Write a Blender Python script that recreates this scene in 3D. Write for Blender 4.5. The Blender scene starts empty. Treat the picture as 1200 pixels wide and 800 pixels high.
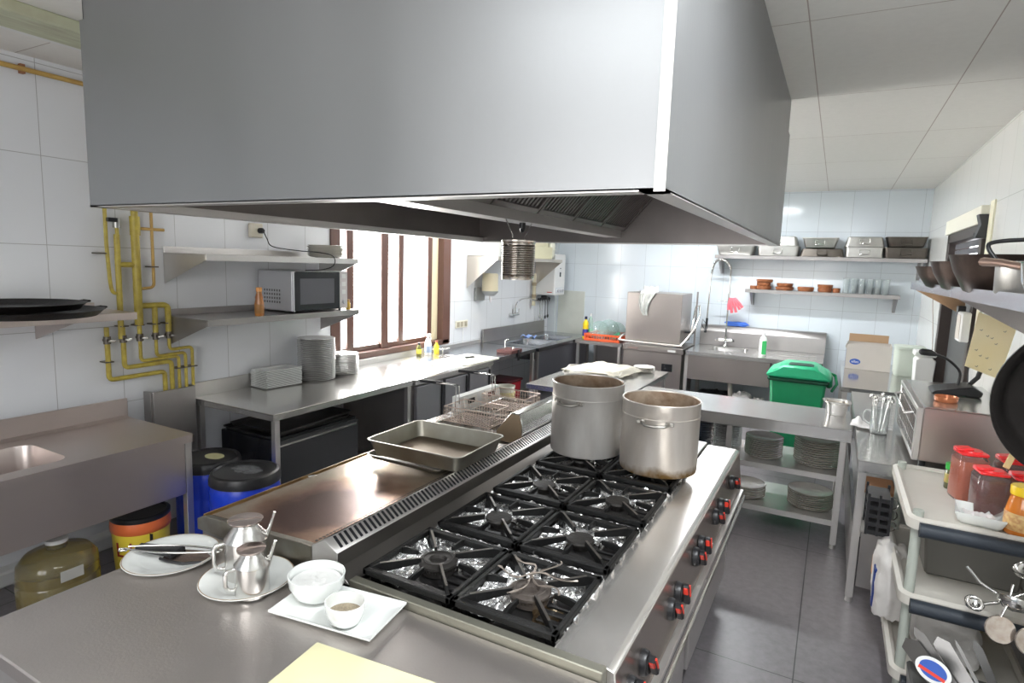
import bpy, bmesh, math, random
from mathutils import Vector, Matrix, noise
random.seed(7)
PI = math.pi
S = bpy.context.scene
C = S.collection
# ------------------------------------------------------------------ camera
cam = bpy.data.objects.new('camera', bpy.data.cameras.new('camera')); C.objects.link(cam)
cam.data.lens = 698.9 / 1200 * 36; cam.data.sensor_width = 36; cam.data.clip_start = 0.05
R0 = Vector((0.8781320, 0.4773154, 0.0324674)); R1 = Vector((0.0902668, -0.0986567, -0.9910191)); R2 = Vector((-0.4698255, 0.8731763, -0.1297193))
m = Matrix((R0, -R1, -R2)).transposed().to_4x4(); m.translation = Vector((0, 0, 1.9)); cam.matrix_world = m
S.camera = cam
# ------------------------------------------------------------------ world, exposure, big lights
S.view_settings.view_transform = 'Standard'; S.view_settings.look = 'None'
S.view_settings.gamma = 1; S.view_settings.use_curve_mapping = False
S.view_settings.exposure = 0.64
W = bpy.data.worlds.new('sky'); S.world = W; W.use_nodes = True
bg = W.node_tree.nodes['Background']; bg.inputs[0].default_value = (0.93, 0.96, 1.0, 1); bg.inputs[1].default_value = 2.6
XL, XR, YB, YF, ZC = -4.05, 0.92, 8.8, -1.9, 2.95

def area(name, loc, rot, sx, sy, power, col=(1, 1, 1)):
    l = bpy.data.lights.new(name, 'AREA'); l.shape = 'RECTANGLE'; l.size = sx; l.size_y = sy; l.energy = power; l.color = col
    o = bpy.data.objects.new(name, l); C.objects.link(o); o.location = loc; o.rotation_euler = rot
    return o
area('window_daylight', (XL - 0.35, 4.95, 1.85), (0, -PI / 2, 0), 1.7, 1.9, 150, (1, 0.98, 0.94))
area('rear_fill_light', (-1.2, YF - 0.3, 1.9), (PI / 2, 0, 0), 2.6, 1.6, 32, (1, 0.97, 0.93))  # fill light added behind the camera, outside the added rear window

# ------------------------------------------------------------------ materials
def nodes(name):
    m = bpy.data.materials.new(name); m.use_nodes = True
    nt = m.node_tree; return m, nt, nt.nodes['Principled BSDF']
def N(nt, t, **k):
    n = nt.nodes.new(t)
    for a, b in k.items(): setattr(n, a, b)
    return n
MC = {}
def mat(name, col, rough=0.5, metal=0.0, var=0.0, scale=8.0, bump=0.0, bscale=60.0, trans=0.0, emit=0.0, col2=None, stretch=(1, 1, 1), rvar=0.0, coat=0.0, alpha=1.0, ior=1.45, spec=0.5):
    if name in MC: return MC[name]
    m, nt, b = nodes(name)
    b.inputs['Base Color'].default_value = (*col, 1); b.inputs['Roughness'].default_value = rough
    b.inputs['Metallic'].default_value = metal; b.inputs['Specular IOR Level'].default_value = spec; b.inputs['IOR'].default_value = ior
    if trans: b.inputs['Transmission Weight'].default_value = trans
    if coat: b.inputs['Coat Weight'].default_value = coat; b.inputs['Coat Roughness'].default_value = 0.08
    if emit: b.inputs['Emission Color'].default_value = (*col, 1); b.inputs['Emission Strength'].default_value = emit
    if var or col2 or rvar or bump:
        tc = N(nt, 'ShaderNodeTexCoord'); mp = N(nt, 'ShaderNodeMapping'); mp.inputs['Scale'].default_value = stretch
        nt.links.new(tc.outputs['Object'], mp.inputs[0])
        nz = N(nt, 'ShaderNodeTexNoise'); nz.inputs['Scale'].default_value = scale; nz.inputs['Detail'].default_value = 3; nz.inputs['Roughness'].default_value = 0.5
        nt.links.new(mp.outputs[0], nz.inputs['Vector'])
        if var or col2:
            r = N(nt, 'ShaderNodeValToRGB'); c2 = col2 or tuple(max(0, c * (1 - var)) for c in col)
            r.color_ramp.elements[0].position = 0.18; r.color_ramp.elements[1].position = 0.82
            r.color_ramp.elements[0].color = (*c2, 1); r.color_ramp.elements[1].color = (*col, 1)
            nt.links.new(nz.outputs['Fac'], r.inputs[0]); nt.links.new(r.outputs[0], b.inputs['Base Color'])
        if rvar:
            mr = N(nt, 'ShaderNodeMapRange'); mr.inputs[3].default_value = max(0.02, rough - rvar); mr.inputs[4].default_value = rough + rvar
            mr.inputs[1].default_value = 0.12; mr.inputs[2].default_value = 0.88
            nt.links.new(nz.outputs['Fac'], mr.inputs[0]); nt.links.new(mr.outputs[0], b.inputs['Roughness'])
        if bump:
            n2 = N(nt, 'ShaderNodeTexNoise'); n2.inputs['Scale'].default_value = bscale; n2.inputs['Detail'].default_value = 4
            nt.links.new(mp.outputs[0], n2.inputs['Vector'])
            bp = N(nt, 'ShaderNodeBump'); bp.inputs['Strength'].default_value = bump; bp.inputs['Distance'].default_value = 0.01
            nt.links.new(n2.outputs['Fac'], bp.inputs['Height']); nt.links.new(bp.outputs[0], b.inputs['Normal'])
    MC[name] = m; return m

def tilemat(name, axes, w, h, ou, ov, c1, c2, cm, rough, mortar=0.0022, offset=0.0, bump=0.25, rn=0.0, noisy=0.0, spec=0.5):
    m, nt, b = nodes(name)
    tc = N(nt, 'ShaderNodeTexCoord'); sp = N(nt, 'ShaderNodeSeparateXYZ'); cb = N(nt, 'ShaderNodeCombineXYZ')
    nt.links.new(tc.outputs['Object'], sp.inputs[0])
    for k, (ax, o) in enumerate(zip(axes, (ou, ov))):
        a = N(nt, 'ShaderNodeMath', operation='SUBTRACT'); a.inputs[1].default_value = o
        nt.links.new(sp.outputs[ax], a.inputs[0]); nt.links.new(a.outputs[0], cb.inputs[k])
    br = N(nt, 'ShaderNodeTexBrick'); br.offset = offset; br.squash = 1
    br.inputs['Scale'].default_value = 1; br.inputs['Brick Width'].default_value = w; br.inputs['Row Height'].default_value = h
    br.inputs['Mortar Size'].default_value = mortar; br.inputs['Mortar Smooth'].default_value = 0.2; br.inputs['Bias'].default_value = 0
    br.inputs['Color1'].default_value = (*c1, 1); br.inputs['Color2'].default_value = (*c2, 1); br.inputs['Mortar'].default_value = (*cm, 1)
    nt.links.new(cb.outputs[0], br.inputs['Vector'])
    col = br.outputs['Color']
    if noisy:
        nz = N(nt, 'ShaderNodeTexNoise'); nz.inputs['Scale'].default_value = 22; nz.inputs['Detail'].default_value = 6; nz.inputs['Roughness'].default_value = 0.65
        nt.links.new(tc.outputs['Object'], nz.inputs['Vector'])
        mr = N(nt, 'ShaderNodeMapRange'); mr.inputs[1].default_value = 0.15; mr.inputs[2].default_value = 0.85
        mr.inputs[3].default_value = 1 - noisy; mr.inputs[4].default_value = 1 + noisy
        nt.links.new(nz.outputs['Fac'], mr.inputs[0])
        mx = N(nt, 'ShaderNodeVectorMath', operation='SCALE'); nt.links.new(col, mx.inputs[0]); nt.links.new(mr.outputs[0], mx.inputs['Scale']); col = mx.outputs[0]
        if rn:
            m3 = N(nt, 'ShaderNodeMapRange'); m3.inputs[1].default_value = 0.1; m3.inputs[2].default_value = 0.9; m3.inputs[3].default_value = rough - rn; m3.inputs[4].default_value = rough + rn
            nt.links.new(nz.outputs['Fac'], m3.inputs[0]); nt.links.new(m3.outputs[0], b.inputs['Roughness'])
    nt.links.new(col, b.inputs['Base Color'])
    if not rn: b.inputs['Roughness'].default_value = rough
    b.inputs['Specular IOR Level'].default_value = spec
    bp = N(nt, 'ShaderNodeBump'); bp.inputs['Strength'].default_value = bump; bp.inputs['Distance'].default_value = 0.002; bp.invert = True
    nt.links.new(br.outputs['Fac'], bp.inputs['Height']); nt.links.new(bp.outputs[0], b.inputs['Normal'])
    return m

STEEL = mat('brushed_steel', (0.66, 0.64, 0.62), 0.35, .82, var=0.14, scale=3, bump=0.05, bscale=90, rvar=0.06)
STEELTOP = mat('worktop_steel', (0.66, 0.65, 0.63), 0.20, .85, var=0.10, scale=5, bump=0.04, bscale=40, rvar=0.05)
STEELDARK = mat('dark_steel', (0.42, 0.40, 0.39), 0.37, .85, var=0.2, scale=4, bump=0.04, rvar=0.07)
STEELCOUNTER = mat('scratched_counter_steel', (0.57, 0.53, 0.505), 0.34, .84, var=0.14, scale=3.5, bump=0.08, bscale=130, rvar=0.05)
STEELHOOD = mat('hood_steel', (0.285, 0.29, 0.295), 0.42, .8, var=0.12, scale=2.2, bump=0.03, bscale=70, stretch=(1, 1, 0.25), rvar=0.07)
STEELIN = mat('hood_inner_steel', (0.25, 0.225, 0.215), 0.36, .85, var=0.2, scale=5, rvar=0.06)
CHROME = mat('polished_steel', (0.75, 0.74, 0.72), 0.13, 1)
CRUETM = mat('satin_cruet_steel', (0.66, 0.65, 0.63), 0.24, .95, bump=.03)
ALU = mat('worn_aluminium', (0.62, 0.61, 0.58), 0.42, 1, var=0.25, scale=7, bump=0.1, bscale=40, rvar=0.1)
ALUDARK = mat('blackened_aluminium', (0.17, 0.15, 0.13), 0.5, 1, var=0.4, scale=9, bump=0.1)
POTM = mat('pot_aluminium', (0.72, 0.70, 0.67), 0.42, 0.62, scale=5, stretch=(1, 1, 0.35), bump=0.05, bscale=50, rvar=0.08, col2=(0.58, 0.55, 0.51))
POTIN = mat('stained_pot_inside', (0.66, 0.54, 0.42), 0.55, 0.4, scale=14, col2=(0.22, 0.13, 0.07), bump=0.2)
BURNT = mat('burnt_pot_base', (0.66, 0.60, 0.52), 0.5, 0.5, scale=18, col2=(0.30, 0.20, 0.07), stretch=(1, 1, 1.6))
IRON = mat('cast_iron', (0.010, 0.010, 0.010), 0.45, 0.0, var=0.5, scale=20, bump=0.2, bscale=160, rvar=0.12, spec=0.3)
BURN = mat('burner_metal', (0.05, 0.046, 0.043), 0.5, 0.5, var=0.4, scale=25, bump=0.2)
BURNRUST = mat('rusty_burner_metal', (0.15, 0.125, 0.11), 0.6, 0.5, var=0.5, scale=25, bump=0.25)
FOIL = mat('aluminium_foil', (1.0, 1.0, 1.0), 0.20, .86, bump=0.15, bscale=28)
FOILD = mat('greasy_foil', (0.62, 0.52, 0.36), 0.25, 1, scale=14, col2=(0.25, 0.14, 0.05), bump=0.5, bscale=35)
BLACKP = mat('black_plastic', (0.018, 0.018, 0.02), 0.35, bump=0.05)
BLACKM = mat('black_panel', (0.022, 0.023, 0.027), 0.22, 0.0, var=0.3, scale=3, bump=0.02)
REDP = mat('red_plastic', (0.72, 0.05, 0.03), 0.3)
WHITEC = mat('white_porcelain', (0.80, 0.82, 0.80), 0.10, coat=0.4)
CREAMC = mat('cream_porcelain', (0.90, 0.88, 0.82), 0.12, coat=0.3)
RIMC = mat('plate_rim_line', (0.32, 0.22, 0.13), 0.3)
WHITEP = mat('white_plastic', (0.80, 0.80, 0.78), 0.4)
MILKP = mat('milky_plastic', (0.62, 0.68, 0.60), 0.45, trans=0.15)
YELPIPE = mat('yellow_pipe_paint', (0.60, 0.49, 0.08), 0.38, scale=22, col2=(0.34, 0.25, 0.05), bump=0.1)
OCHRE = mat('ochre_pipe_paint', (0.62, 0.42, 0.12), 0.45, scale=12, col2=(0.42, 0.24, 0.07))
FRAMEB = mat('brown_window_frame', (0.13, 0.065, 0.05), 0.35, coat=0.2)
DFRAME = mat('dark_door_frame', (0.045, 0.032, 0.028), 0.4)
DGREY = mat('grey_door_panel', (0.10, 0.105, 0.105), 0.45)
GLASS = mat('clear_glass', (0.95, 0.98, 0.97), 0.03, trans=1.0)
THING_GLASS = mat('pane_glass', (1, 1, 1), 0.0, trans=1.0, ior=1.02)
BLUEB = mat('blue_barrel_plastic', (0.012, 0.055, 0.62), 0.3, var=0.25, scale=6)
GREENP = mat('green_bin_plastic', (0.012, 0.30, 0.12), 0.35, var=0.15)
GREENL = mat('light_green_lid', (0.03, 0.52, 0.25), 0.33, var=0.1)
TERRA = mat('terracotta', (0.36, 0.13, 0.055), 0.35, var=0.35, scale=20, coat=0.2)
CLOTH = mat('cotton_cloth', (0.72, 0.68, 0.58), 0.9, bump=0.4, bscale=140, var=0.12)
CLOTHG = mat('grey_stained_cloth', (0.70, 0.70, 0.66), 0.9, bump=0.4, bscale=140, scale=14, col2=(0.36, 0.37, 0.35))
PAPER = mat('white_paper', (0.86, 0.84, 0.83), 0.85, bump=0.1)
BOARD = mat('yellow_cutting_board', (0.78, 0.74, 0.46), 0.55, var=0.12, scale=5, bump=0.06, bscale=80)
BOARDW = mat('white_cutting_board', (0.86, 0.85, 0.74), 0.5, var=0.06)
CARD = mat('grey_cardboard', (0.55, 0.51, 0.47), 0.8, var=0.06)
CARDIN = mat('brown_cardboard', (0.45, 0.30, 0.18), 0.85)
BLUEL = mat('blue_print', (0.03, 0.10, 0.45), 0.4)
CARTG = mat('grey_cart_plastic', (0.66, 0.63, 0.57), 0.5, var=0.12, scale=5, bump=0.06)
CARTP = mat('pale_cart_post', (0.45, 0.48, 0.43), 0.5, var=0.08)
CARTB = mat('blue_grey_bumper', (0.032, 0.040, 0.052), 0.5, bump=0.15, bscale=200)
COPPER = mat('copper_clay', (0.62, 0.22, 0.10), 0.25, 0.3, var=0.2)
PANBLK = mat('seasoned_black_pan', (0.022, 0.019, 0.018), 0.38, 0.5, var=0.4, scale=12, bump=0.12, bscale=50, rvar=0.08)
PANBRN = mat('smoked_pan_outside', (0.15, 0.105, 0.085), 0.40, 0.8, scale=9, col2=(0.035, 0.03, 0.03), bump=0.1, bscale=40, rvar=0.08)
WALLL = tilemat('left_wall_tile', (1, 2), 0.385, 0.503, 1.79, 0.41, (0.72, 0.735, 0.76), (0.74, 0.75, 0.77), (0.42, 0.42, 0.42), 0.13)
WALLB = tilemat('back_wall_tile', (0, 2), 0.375, 0.503, -0.28, 0.42, (0.68, 0.74, 0.79), (0.70, 0.76, 0.80), (0.46, 0.50, 0.53), 0.13)
WALLR = tilemat('right_wall_tile', (1, 2), 0.375, 0.503, 0.1, 0.42, (0.76, 0.77, 0.74), (0.78, 0.78, 0.75), (0.5, 0.5, 0.46), 0.16)
FLOORM = tilemat('floor_tile', (0, 1), 0.75, 1.5, -0.015, 2.93, (0.185, 0.17, 0.18), (0.20, 0.185, 0.195), (0.03, 0.03, 0.03), 0.33, mortar=0.003, noisy=0.30, rn=0.04, spec=0.6)
CEILM = tilemat('ceiling_panel', (0, 1), 0.68, 1.22, -0.2, 0.48, (0.82, 0.80, 0.76), (0.80, 0.78, 0.74), (0.45, 0.38, 0.34), 0.6, mortar=0.003, noisy=0.04)

# griddle plate: brown seasoned centre, pale worn edges
def griddle_mat():
    m, nt, b = nodes('seasoned_griddle_plate')
    tc = N(nt, 'ShaderNodeTexCoord'); mp = N(nt, 'ShaderNodeMapping'); mp.inputs['Location'].default_value = (1.66 * 3.2, -1.62 * 2.2, 0); mp.inputs['Scale'].default_value = (3.2, 2.2, 0.01)
    nt.links.new(tc.outputs['Object'], mp.inputs[0])
    g = N(nt, 'ShaderNodeTexGradient', gradient_type='SPHERICAL'); nt.links.new(mp.outputs[0], g.inputs[0])
    nz = N(nt, 'ShaderNodeTexNoise'); nz.inputs['Scale'].default_value = 7; nz.inputs['Detail'].default_value = 8; nz.inputs['Roughness'].default_value = 0.7
    nt.links.new(tc.outputs['Object'], nz.inputs['Vector'])
    a = N(nt, 'ShaderNodeMath', operation='MULTIPLY_ADD'); a.inputs[1].default_value = 0.9; nt.links.new(nz.outputs['Fac'], a.inputs[0]); nt.links.new(g.outputs[1], a.inputs[2])
    r = N(nt, 'ShaderNodeValToRGB'); e = r.color_ramp.elements
    e[0].position = 0.42; e[0].color = (0.50, 0.42, 0.32, 1); e[1].position = 0.98; e[1].color = (0.10, 0.048, 0.035, 1)
    x = e.new(0.70); x.color = (0.34, 0.20, 0.13, 1)
    nt.links.new(a.outputs[0], r.inputs[0]); nt.links.new(r.outputs[0], b.inputs['Base Color'])
    b.inputs['Metallic'].default_value = 0.75; b.inputs['Roughness'].default_value = 0.25
    return m
GRIDM = griddle_mat()

# ------------------------------------------------------------------ mesh builder
class MB:
    def __init__(s): s.bm = bmesh.new(); s.mats = []
    def _mi(s, mt):
        if mt is None: return 0
        if mt not in s.mats: s.mats.append(mt)
        return s.mats.index(mt)
    def _app(s, t, mt):
        mi = s._mi(mt)
        for f in t.faces: f.material_index = mi
        me = bpy.data.meshes.new('t'); t.to_mesh(me); t.free(); s.bm.from_mesh(me); bpy.data.meshes.remove(me); return s
    def box(s, x0, x1, y0, y1, z0, z1, bev=0.0, mt=None, M=None, seg=1):
        t = bmesh.new(); bmesh.ops.create_cube(t, size=1)
        for v in t.verts: v.co = Vector((x0 + (v.co.x + .5) * (x1 - x0), y0 + (v.co.y + .5) * (y1 - y0), z0 + (v.co.z + .5) * (z1 - z0)))
        if bev: bmesh.ops.bevel(t, geom=t.edges[:], offset=bev, segments=seg, affect='EDGES', profile=0.5)
        if M: bmesh.ops.transform(t, matrix=M, verts=t.verts)
        return s._app(t, mt)
    def prism(s, pts, axis, a, b, bev=0.0, mt=None, M=None):
        # polygon pts extruded along axis from a to b ; axis 'x': pts=(y,z) 'y': (x,z) 'z': (x,y)
        f = {'x': lambda p, q: (q, p[0], p[1]), 'y': lambda p, q: (p[0], q, p[1]), 'z': lambda p, q: (p[0], p[1], q)}[axis]
        t = bmesh.new(); A = [t.verts.new(f(p, a)) for p in pts]; B = [t.verts.new(f(p, b)) for p in pts]
        t.faces.new(A); t.faces.new(B[::-1]); n = len(pts)
        for i in range(n): t.faces.new((A[i], B[i], B[(i + 1) % n], A[(i + 1) % n]))
        bmesh.ops.recalc_face_normals(t, faces=t.faces)
        if bev: bmesh.ops.bevel(t, geom=t.edges[:], offset=bev, segments=1, affect='EDGES')
        if M: bmesh.ops.transform(t, matrix=M, verts=t.verts)
        return s._app(t, mt)
    def lathe(s, prof, c=(0, 0, 0), seg=32, mt=None, M=None, sx=1, sy=1):
        t = bmesh.new(); rings = []
        for r, z in prof:
            if r < 1e-5: rings.append([t.verts.new((0, 0, z))])
            else: rings.append([t.verts.new((r * sx * math.cos(2 * PI * k / seg), r * sy * math.sin(2 * PI * k / seg), z)) for k in range(seg)])
        for a, b in zip(rings, rings[1:]):
            for k in range(seg):
                q = (k + 1) % seg
                vs = []
                for v in ((a[k] if len(a) > 1 else a[0]), (a[q] if len(a) > 1 else a[0]), (b[q] if len(b) > 1 else b[0]), (b[k] if len(b) > 1 else b[0])):
                    if v not in vs: vs.append(v)
                if len(vs) > 2: t.faces.new(vs)
        bmesh.ops.recalc_face_normals(t, faces=t.faces)
        if M: bmesh.ops.transform(t, matrix=M, verts=t.verts)
        bmesh.ops.translate(t, vec=Vector(c), verts=t.verts)
        return s._app(t, mt)
    def tube(s, path, r, seg=8, mt=None, closed=False, caps=True):
        P = [Vector(p) for p in path]; n = len(P); t = bmesh.new(); rings = []; up = None
        for i, p in enumerate(P):
            if closed: d = (P[(i + 1) % n] - P[i - 1]).normalized()
            else: d = ((P[min(i + 1, n - 1)] - P[i]).normalized() + (P[i] - P[max(i - 1, 0)]).normalized()).normalized() if 0 < i < n - 1 else (P[min(i + 1, n - 1)] - P[max(i - 1, 0)]).normalized()
            if up is None: up = Vector((0, 0, 1)) if abs(d.z) < .9 else Vector((1, 0, 0))
            u = (up - d * up.dot(d)).normalized(); v = d.cross(u); up = u
            rr = r[i] if isinstance(r, (list, tuple)) else r
            sc = 1.0
            if 0 < i < n - 1 and not closed:
                c = (P[i + 1] - P[i]).normalized().dot(d); sc = 1 / max(c, .6)
            rings.append([t.verts.new(p + (u * math.cos(2 * PI * k / seg) + v * math.sin(2 * PI * k / seg)) * rr * (1 + (sc - 1) * .6)) for k in range(seg)])
        for i in range(n if closed else n - 1):
            a, b = rings[i], rings[(i + 1) % n]
            for k in range(seg): t.faces.new((a[k], a[(k + 1) % seg], b[(k + 1) % seg], b[k]))
        if caps and not closed: t.faces.new(rings[0][::-1]); t.faces.new(rings[-1])
        bmesh.ops.recalc_face_normals(t, faces=t.faces)
        return s._app(t, mt)
    def grid(s, fn, nu, nv, mt=None, thick=0.0):
        t = bmesh.new(); V = [[t.verts.new(fn(i / nu, j / nv)) for j in range(nv + 1)] for i in range(nu + 1)]
        for i in range(nu):
            for j in range(nv): t.faces.new((V[i][j], V[i + 1][j], V[i + 1][j + 1], V[i][j + 1]))
        bmesh.ops.recalc_face_normals(t, faces=t.faces)
        if thick:
            bmesh.ops.solidify(t, geom=t.faces[:], thickness=thick)
        return s._app(t, mt)
    def build(s, name, mt=None, parent=None, smooth=35, M=None):
        me = bpy.data.meshes.new(name)
        if M is not None: bmesh.ops.transform(s.bm, matrix=M, verts=s.bm.verts)
        s.bm.to_mesh(me); s.bm.free()
        ms = s.mats if s.mats else [mt]
        for q in ms: me.materials.append(q if q is not None else mt)
        if smooth:
            me.polygons.foreach_set('use_smooth', [True] * len(me.polygons)); me.set_sharp_from_angle(angle=math.radians(smooth))
        o = bpy.data.objects.new(name, me); C.objects.link(o)
        if parent: o.parent = parent
        return o
def tag(o, label=None, cat=None, group=None, kind=None):
    if label: o['label'] = label
    if cat: o['category'] = cat
    if group: o['group'] = group
    if kind: o['kind'] = kind
    return o
def thing(name, label, cat, loc=(0, 0, 0), rz=0, group=None):
    o = bpy.data.objects.new(name, None); C.objects.link(o); o.location = loc; o.rotation_euler = (0, 0, rz); o.empty_display_size = 0.05
    return tag(o, label, cat, group)
def dup(o, loc, rz=None, label=None, group=None):
    r = o.copy(); C.objects.link(r); r.location = loc
    if rz is not None: r.rotation_euler = (0, 0, rz)
    if label: r['label'] = label
    if group: r['group'] = group
    for ch in list(o.children):
        c = ch.copy(); C.objects.link(c); c.parent = r
        for g in ch.children: d = g.copy(); C.objects.link(d); d.parent = c
    return r
def struct(name, mb, mt, parent=None, smooth=0):
    o = mb.build(name, mt, parent, smooth)
    if not parent: o['kind'] = 'structure'
    return o
def text(name, s, loc, rot, size, mt, parent=None, ext=0.0008, align='CENTER'):
    c = bpy.data.curves.new(name, 'FONT'); c.body = s; c.size = size; c.extrude = ext; c.align_x = align; c.align_y = 'CENTER'; c.resolution_u = 2
    tmp = bpy.data.objects.new('tmp', c); me = bpy.data.meshes.new_from_object(tmp); bpy.data.objects.remove(tmp)
    me.materials.clear(); me.materials.append(mt); o = bpy.data.objects.new(name, me); C.objects.link(o); o.location = loc; o.rotation_euler = rot
    if parent: o.parent = parent
    return o
def arc(c, r, a0, a1, n, plane='xz'):
    out = []
    for i in range(n + 1):
        a = a0 + (a1 - a0) * i / n; u, v = r * math.cos(a), r * math.sin(a)
        out.append({'xz': (c[0] + u, c[1], c[2] + v), 'yz': (c[0], c[1] + u, c[2] + v), 'xy': (c[0] + u, c[1] + v, c[2])}[plane])
    return out
def RX(a): return Matrix.Rotation(a, 4, 'X')
def RY(a): return Matrix.Rotation(a, 4, 'Y')
def RZ(a): return Matrix.Rotation(a, 4, 'Z')
def T(x, y, z): return Matrix.Translation((x, y, z))
# ================================================================== SETTING
struct('floor', MB().box(XL - .15, XR + .15, YF - .15, YB + .15, -0.1, 0), FLOORM)
struct('ceiling', MB().box(XL - .15, XR + .15, YF - .15, YB + .15, ZC, ZC + .1), CEILM)
WY0, WY1, WZ0, WZ1 = 4.02, 5.90, 0.93, 2.62
wl = MB()
wl.box(XL - .15, XL, YF - .15, WY0, 0, ZC); wl.box(XL - .15, XL, WY1, YB + .15, 0, ZC)
wl.box(XL - .15, XL, WY0, WY1, 0, WZ0); wl.box(XL - .15, XL, WY0, WY1, WZ1, ZC)
struct('wall_left', wl, WALLL)
struct('wall_back', MB().box(XL, XR, YB, YB + .15, 0, ZC), WALLB)
wr = MB(); wr.box(XR, XR + .15, YF - .15, 5.48, 0, ZC); wr.box(XR, XR + .15, 7.04, YB + .15, 0, ZC); wr.box(XR, XR + .15, 5.48, 7.04, 2.34, ZC)
struct('wall_right', wr, WALLR)
wf = MB(); wf.box(XL, -2.4, YF - .15, YF, 0, ZC); wf.box(0.0, XR, YF - .15, YF, 0, ZC); wf.box(-2.4, 0.0, YF - .15, YF, 0, 1.1); wf.box(-2.4, 0.0, YF - .15, YF, 2.7, ZC)
struct('wall_front', wf, WALLB)

# window in the left wall
w = MB(); xw0, xw1 = XL - .10, XL - .02
w.box(XL - .145, XL + .012, WY0 - .02, WY0 + .10, WZ0, WZ1, .004)                         # near jamb
w.box(XL - .145, XL + .012, WY1 - .13, WY1 + .02, WZ0, WZ1, .004)
w.box(XL - .145, XL + .012, WY0, WY1, WZ0 - .01, WZ0 + .05, .004); w.box(XL - .145, XL + .012, WY0, WY1, WZ1 - .06, WZ1 + .01, .004)
win = w.build('window_1', FRAMEB, None); win['kind'] = 'structure'
for a, b, c in ((4.29, 4.38, .03), (4.76, 4.87, .05), (5.06, 5.14, .03), (5.55, 5.63, .05)):
    MB().box(xw0, xw0 + c, a, b, WZ0 + .05, WZ1 - .06, .003).build('mullion', FRAMEB, win)
for a, b in ((4.12, 4.29), (4.38, 4.76), (4.87, 5.06), (5.14, 5.55)):
    MB().box(xw0 - .012, xw0 + .03, a, b, WZ0 + .05, WZ0 + .10, .002).build('bottom_rail', FRAMEB, win)
for a, b in ((4.38, 4.76), (4.87, 5.06)):
    MB().box(xw0 + .006, xw0 + .010, a, b, WZ0 + .10, WZ1 - .06).build('pane', THING_GLASS, win)
MB().box(xw0, xw0 + .04, 5.64, 5.76, WZ0 + .05, WZ1 - .06, .003).build('side_rail', mat('cream_sash', (0.75, 0.66, 0.45), .4), win)
# frame of an unseen rear window, added to let fill light in
w = MB(); w.box(-2.45, 0.05, YF - .03, YF + .02, 1.05, 1.12, .004); w.box(-2.45, .05, YF - .03, YF + .02, 2.68, 2.75, .004)
for x in (-2.42, -1.23, -.03): w.box(x - .04, x + .04, YF - .03, YF + .02, 1.1, 2.7, .004)
win2 = w.build('added_rear_window', FRAMEB, None); win2['kind'] = 'structure'

# doorway with a dark roller shutter in the right wall
d = MB(); d.box(XR - .03, XR + .13, 5.48, 5.56, 0, 2.30, .004); d.box(XR - .03, XR + .13, 6.94, 7.04, 0, 2.30, .004); d.box(XR - .03, XR + .13, 5.48, 7.04, 2.22, 2.34, .004)
dr = d.build('door_1', DFRAME, None); dr['kind'] = 'structure'
MB().box(XR + .06, XR + .10, 5.56, 6.94, 0.0, 1.92, .002).build('door_panel', DGREY, dr)
lv = MB()
for k in range(5): lv.prism([(5.56, 0), (6.94, 0), (6.94, .005), (5.56, .005)], 'z', 0, 0.001) if False else lv.box(XR + .02, XR + .035, 5.58, 6.92, 1.93 + k * .058, 1.93 + k * .058 + .045, .002, M=None)
lv.build('louvre', mat('grey_louvre', (0.10, 0.10, 0.11), .6), dr)
MB().box(XR - .05, XR + .004, 5.50, 7.10, 2.30, 2.43, .004).build('header', mat('cream_header', (0.80, 0.78, 0.66), .5), dr)
struct('trim_1', MB().box(XR - .012, XR, 5.30, 5.42, 1.5, 2.45, .002), mat('cream_strip', (.80, .77, .58), .5))
# pale green beam along the ceiling near the left wall, white strip beside it
gb = MB(); gb.box(-3.45, -3.20, YF, 1.75, ZC - .055, ZC, .006)
struct('trim_2', gb, mat('pale_green_paint', (0.62, 0.66, 0.48), .6, scale=6, col2=(0.40, 0.38, 0.26), stretch=(6, 1, 1)))
struct('trim_3', MB().box(-3.52, -3.452, YF, 1.9, ZC - .045, ZC, .004), WHITEP)
struct('baseboard_left', MB().box(XL, XL + .10, -.5, 2.3, 0, .09, .01), mat('white_kerb', (.72, .73, .72), .5))
# pillar and pale niche panel in the far left corner
struct('trim_4', MB().box(XL, XL + .12, YB - .10, YB, 0, ZC, .002), mat('pale_grey_paint', (.62, .66, .68), .5))
struct('trim_5', MB().box(-3.91, -3.46, YB - .012, YB, .70, 1.50, .002), mat('beige_panel', (.62, .64, .58), .5, var=.1))

# ------------------------------------------------------------------ ceiling lamps
EM = mat('lamp_tube', (0.95, 0.98, 1.0), .3, emit=6.0)
def ceiling_light(x, y, along, L, label, power):
    t = thing('ceiling_light', label, 'ceiling light', (x, y, ZC), 0, 'ceiling lights')
    a, b = (L / 2, .07) if along == 'x' else (.07, L / 2)
    MB().box(-a, a, -b, b, -.05, -.001, .006).build('housing', WHITEP, t)
    for s in (-.035, .035):
        p = [(-a + .03, s, -.066), (a - .03, s, -.066)] if along == 'x' else [(s, -b + .03, -.066), (s, b - .03, -.066)]
        MB().tube(p, .013, 12).build('tube', EM, t)
    l = area('lamp_light', (0, 0, -.10), (0, 0, 0), 2 * a, 2 * b, power, (0.93, 0.97, 1.0)); l.parent = t
ceiling_light(-1.25, 7.25, 'x', 1.3, 'white fluorescent ceiling batten glowing behind the far end of the extractor hood', 50)
ceiling_light(-0.65, 0.25, 'x', 1.2, 'white fluorescent batten on the ceiling right in front of the extractor hood', 9)
ceiling_light(-3.3, 5.9, 'y', 1.2, 'added white fill batten on the ceiling above the refrigerated counter', 22)  # unseen lamp, added as fill for the left side
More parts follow.
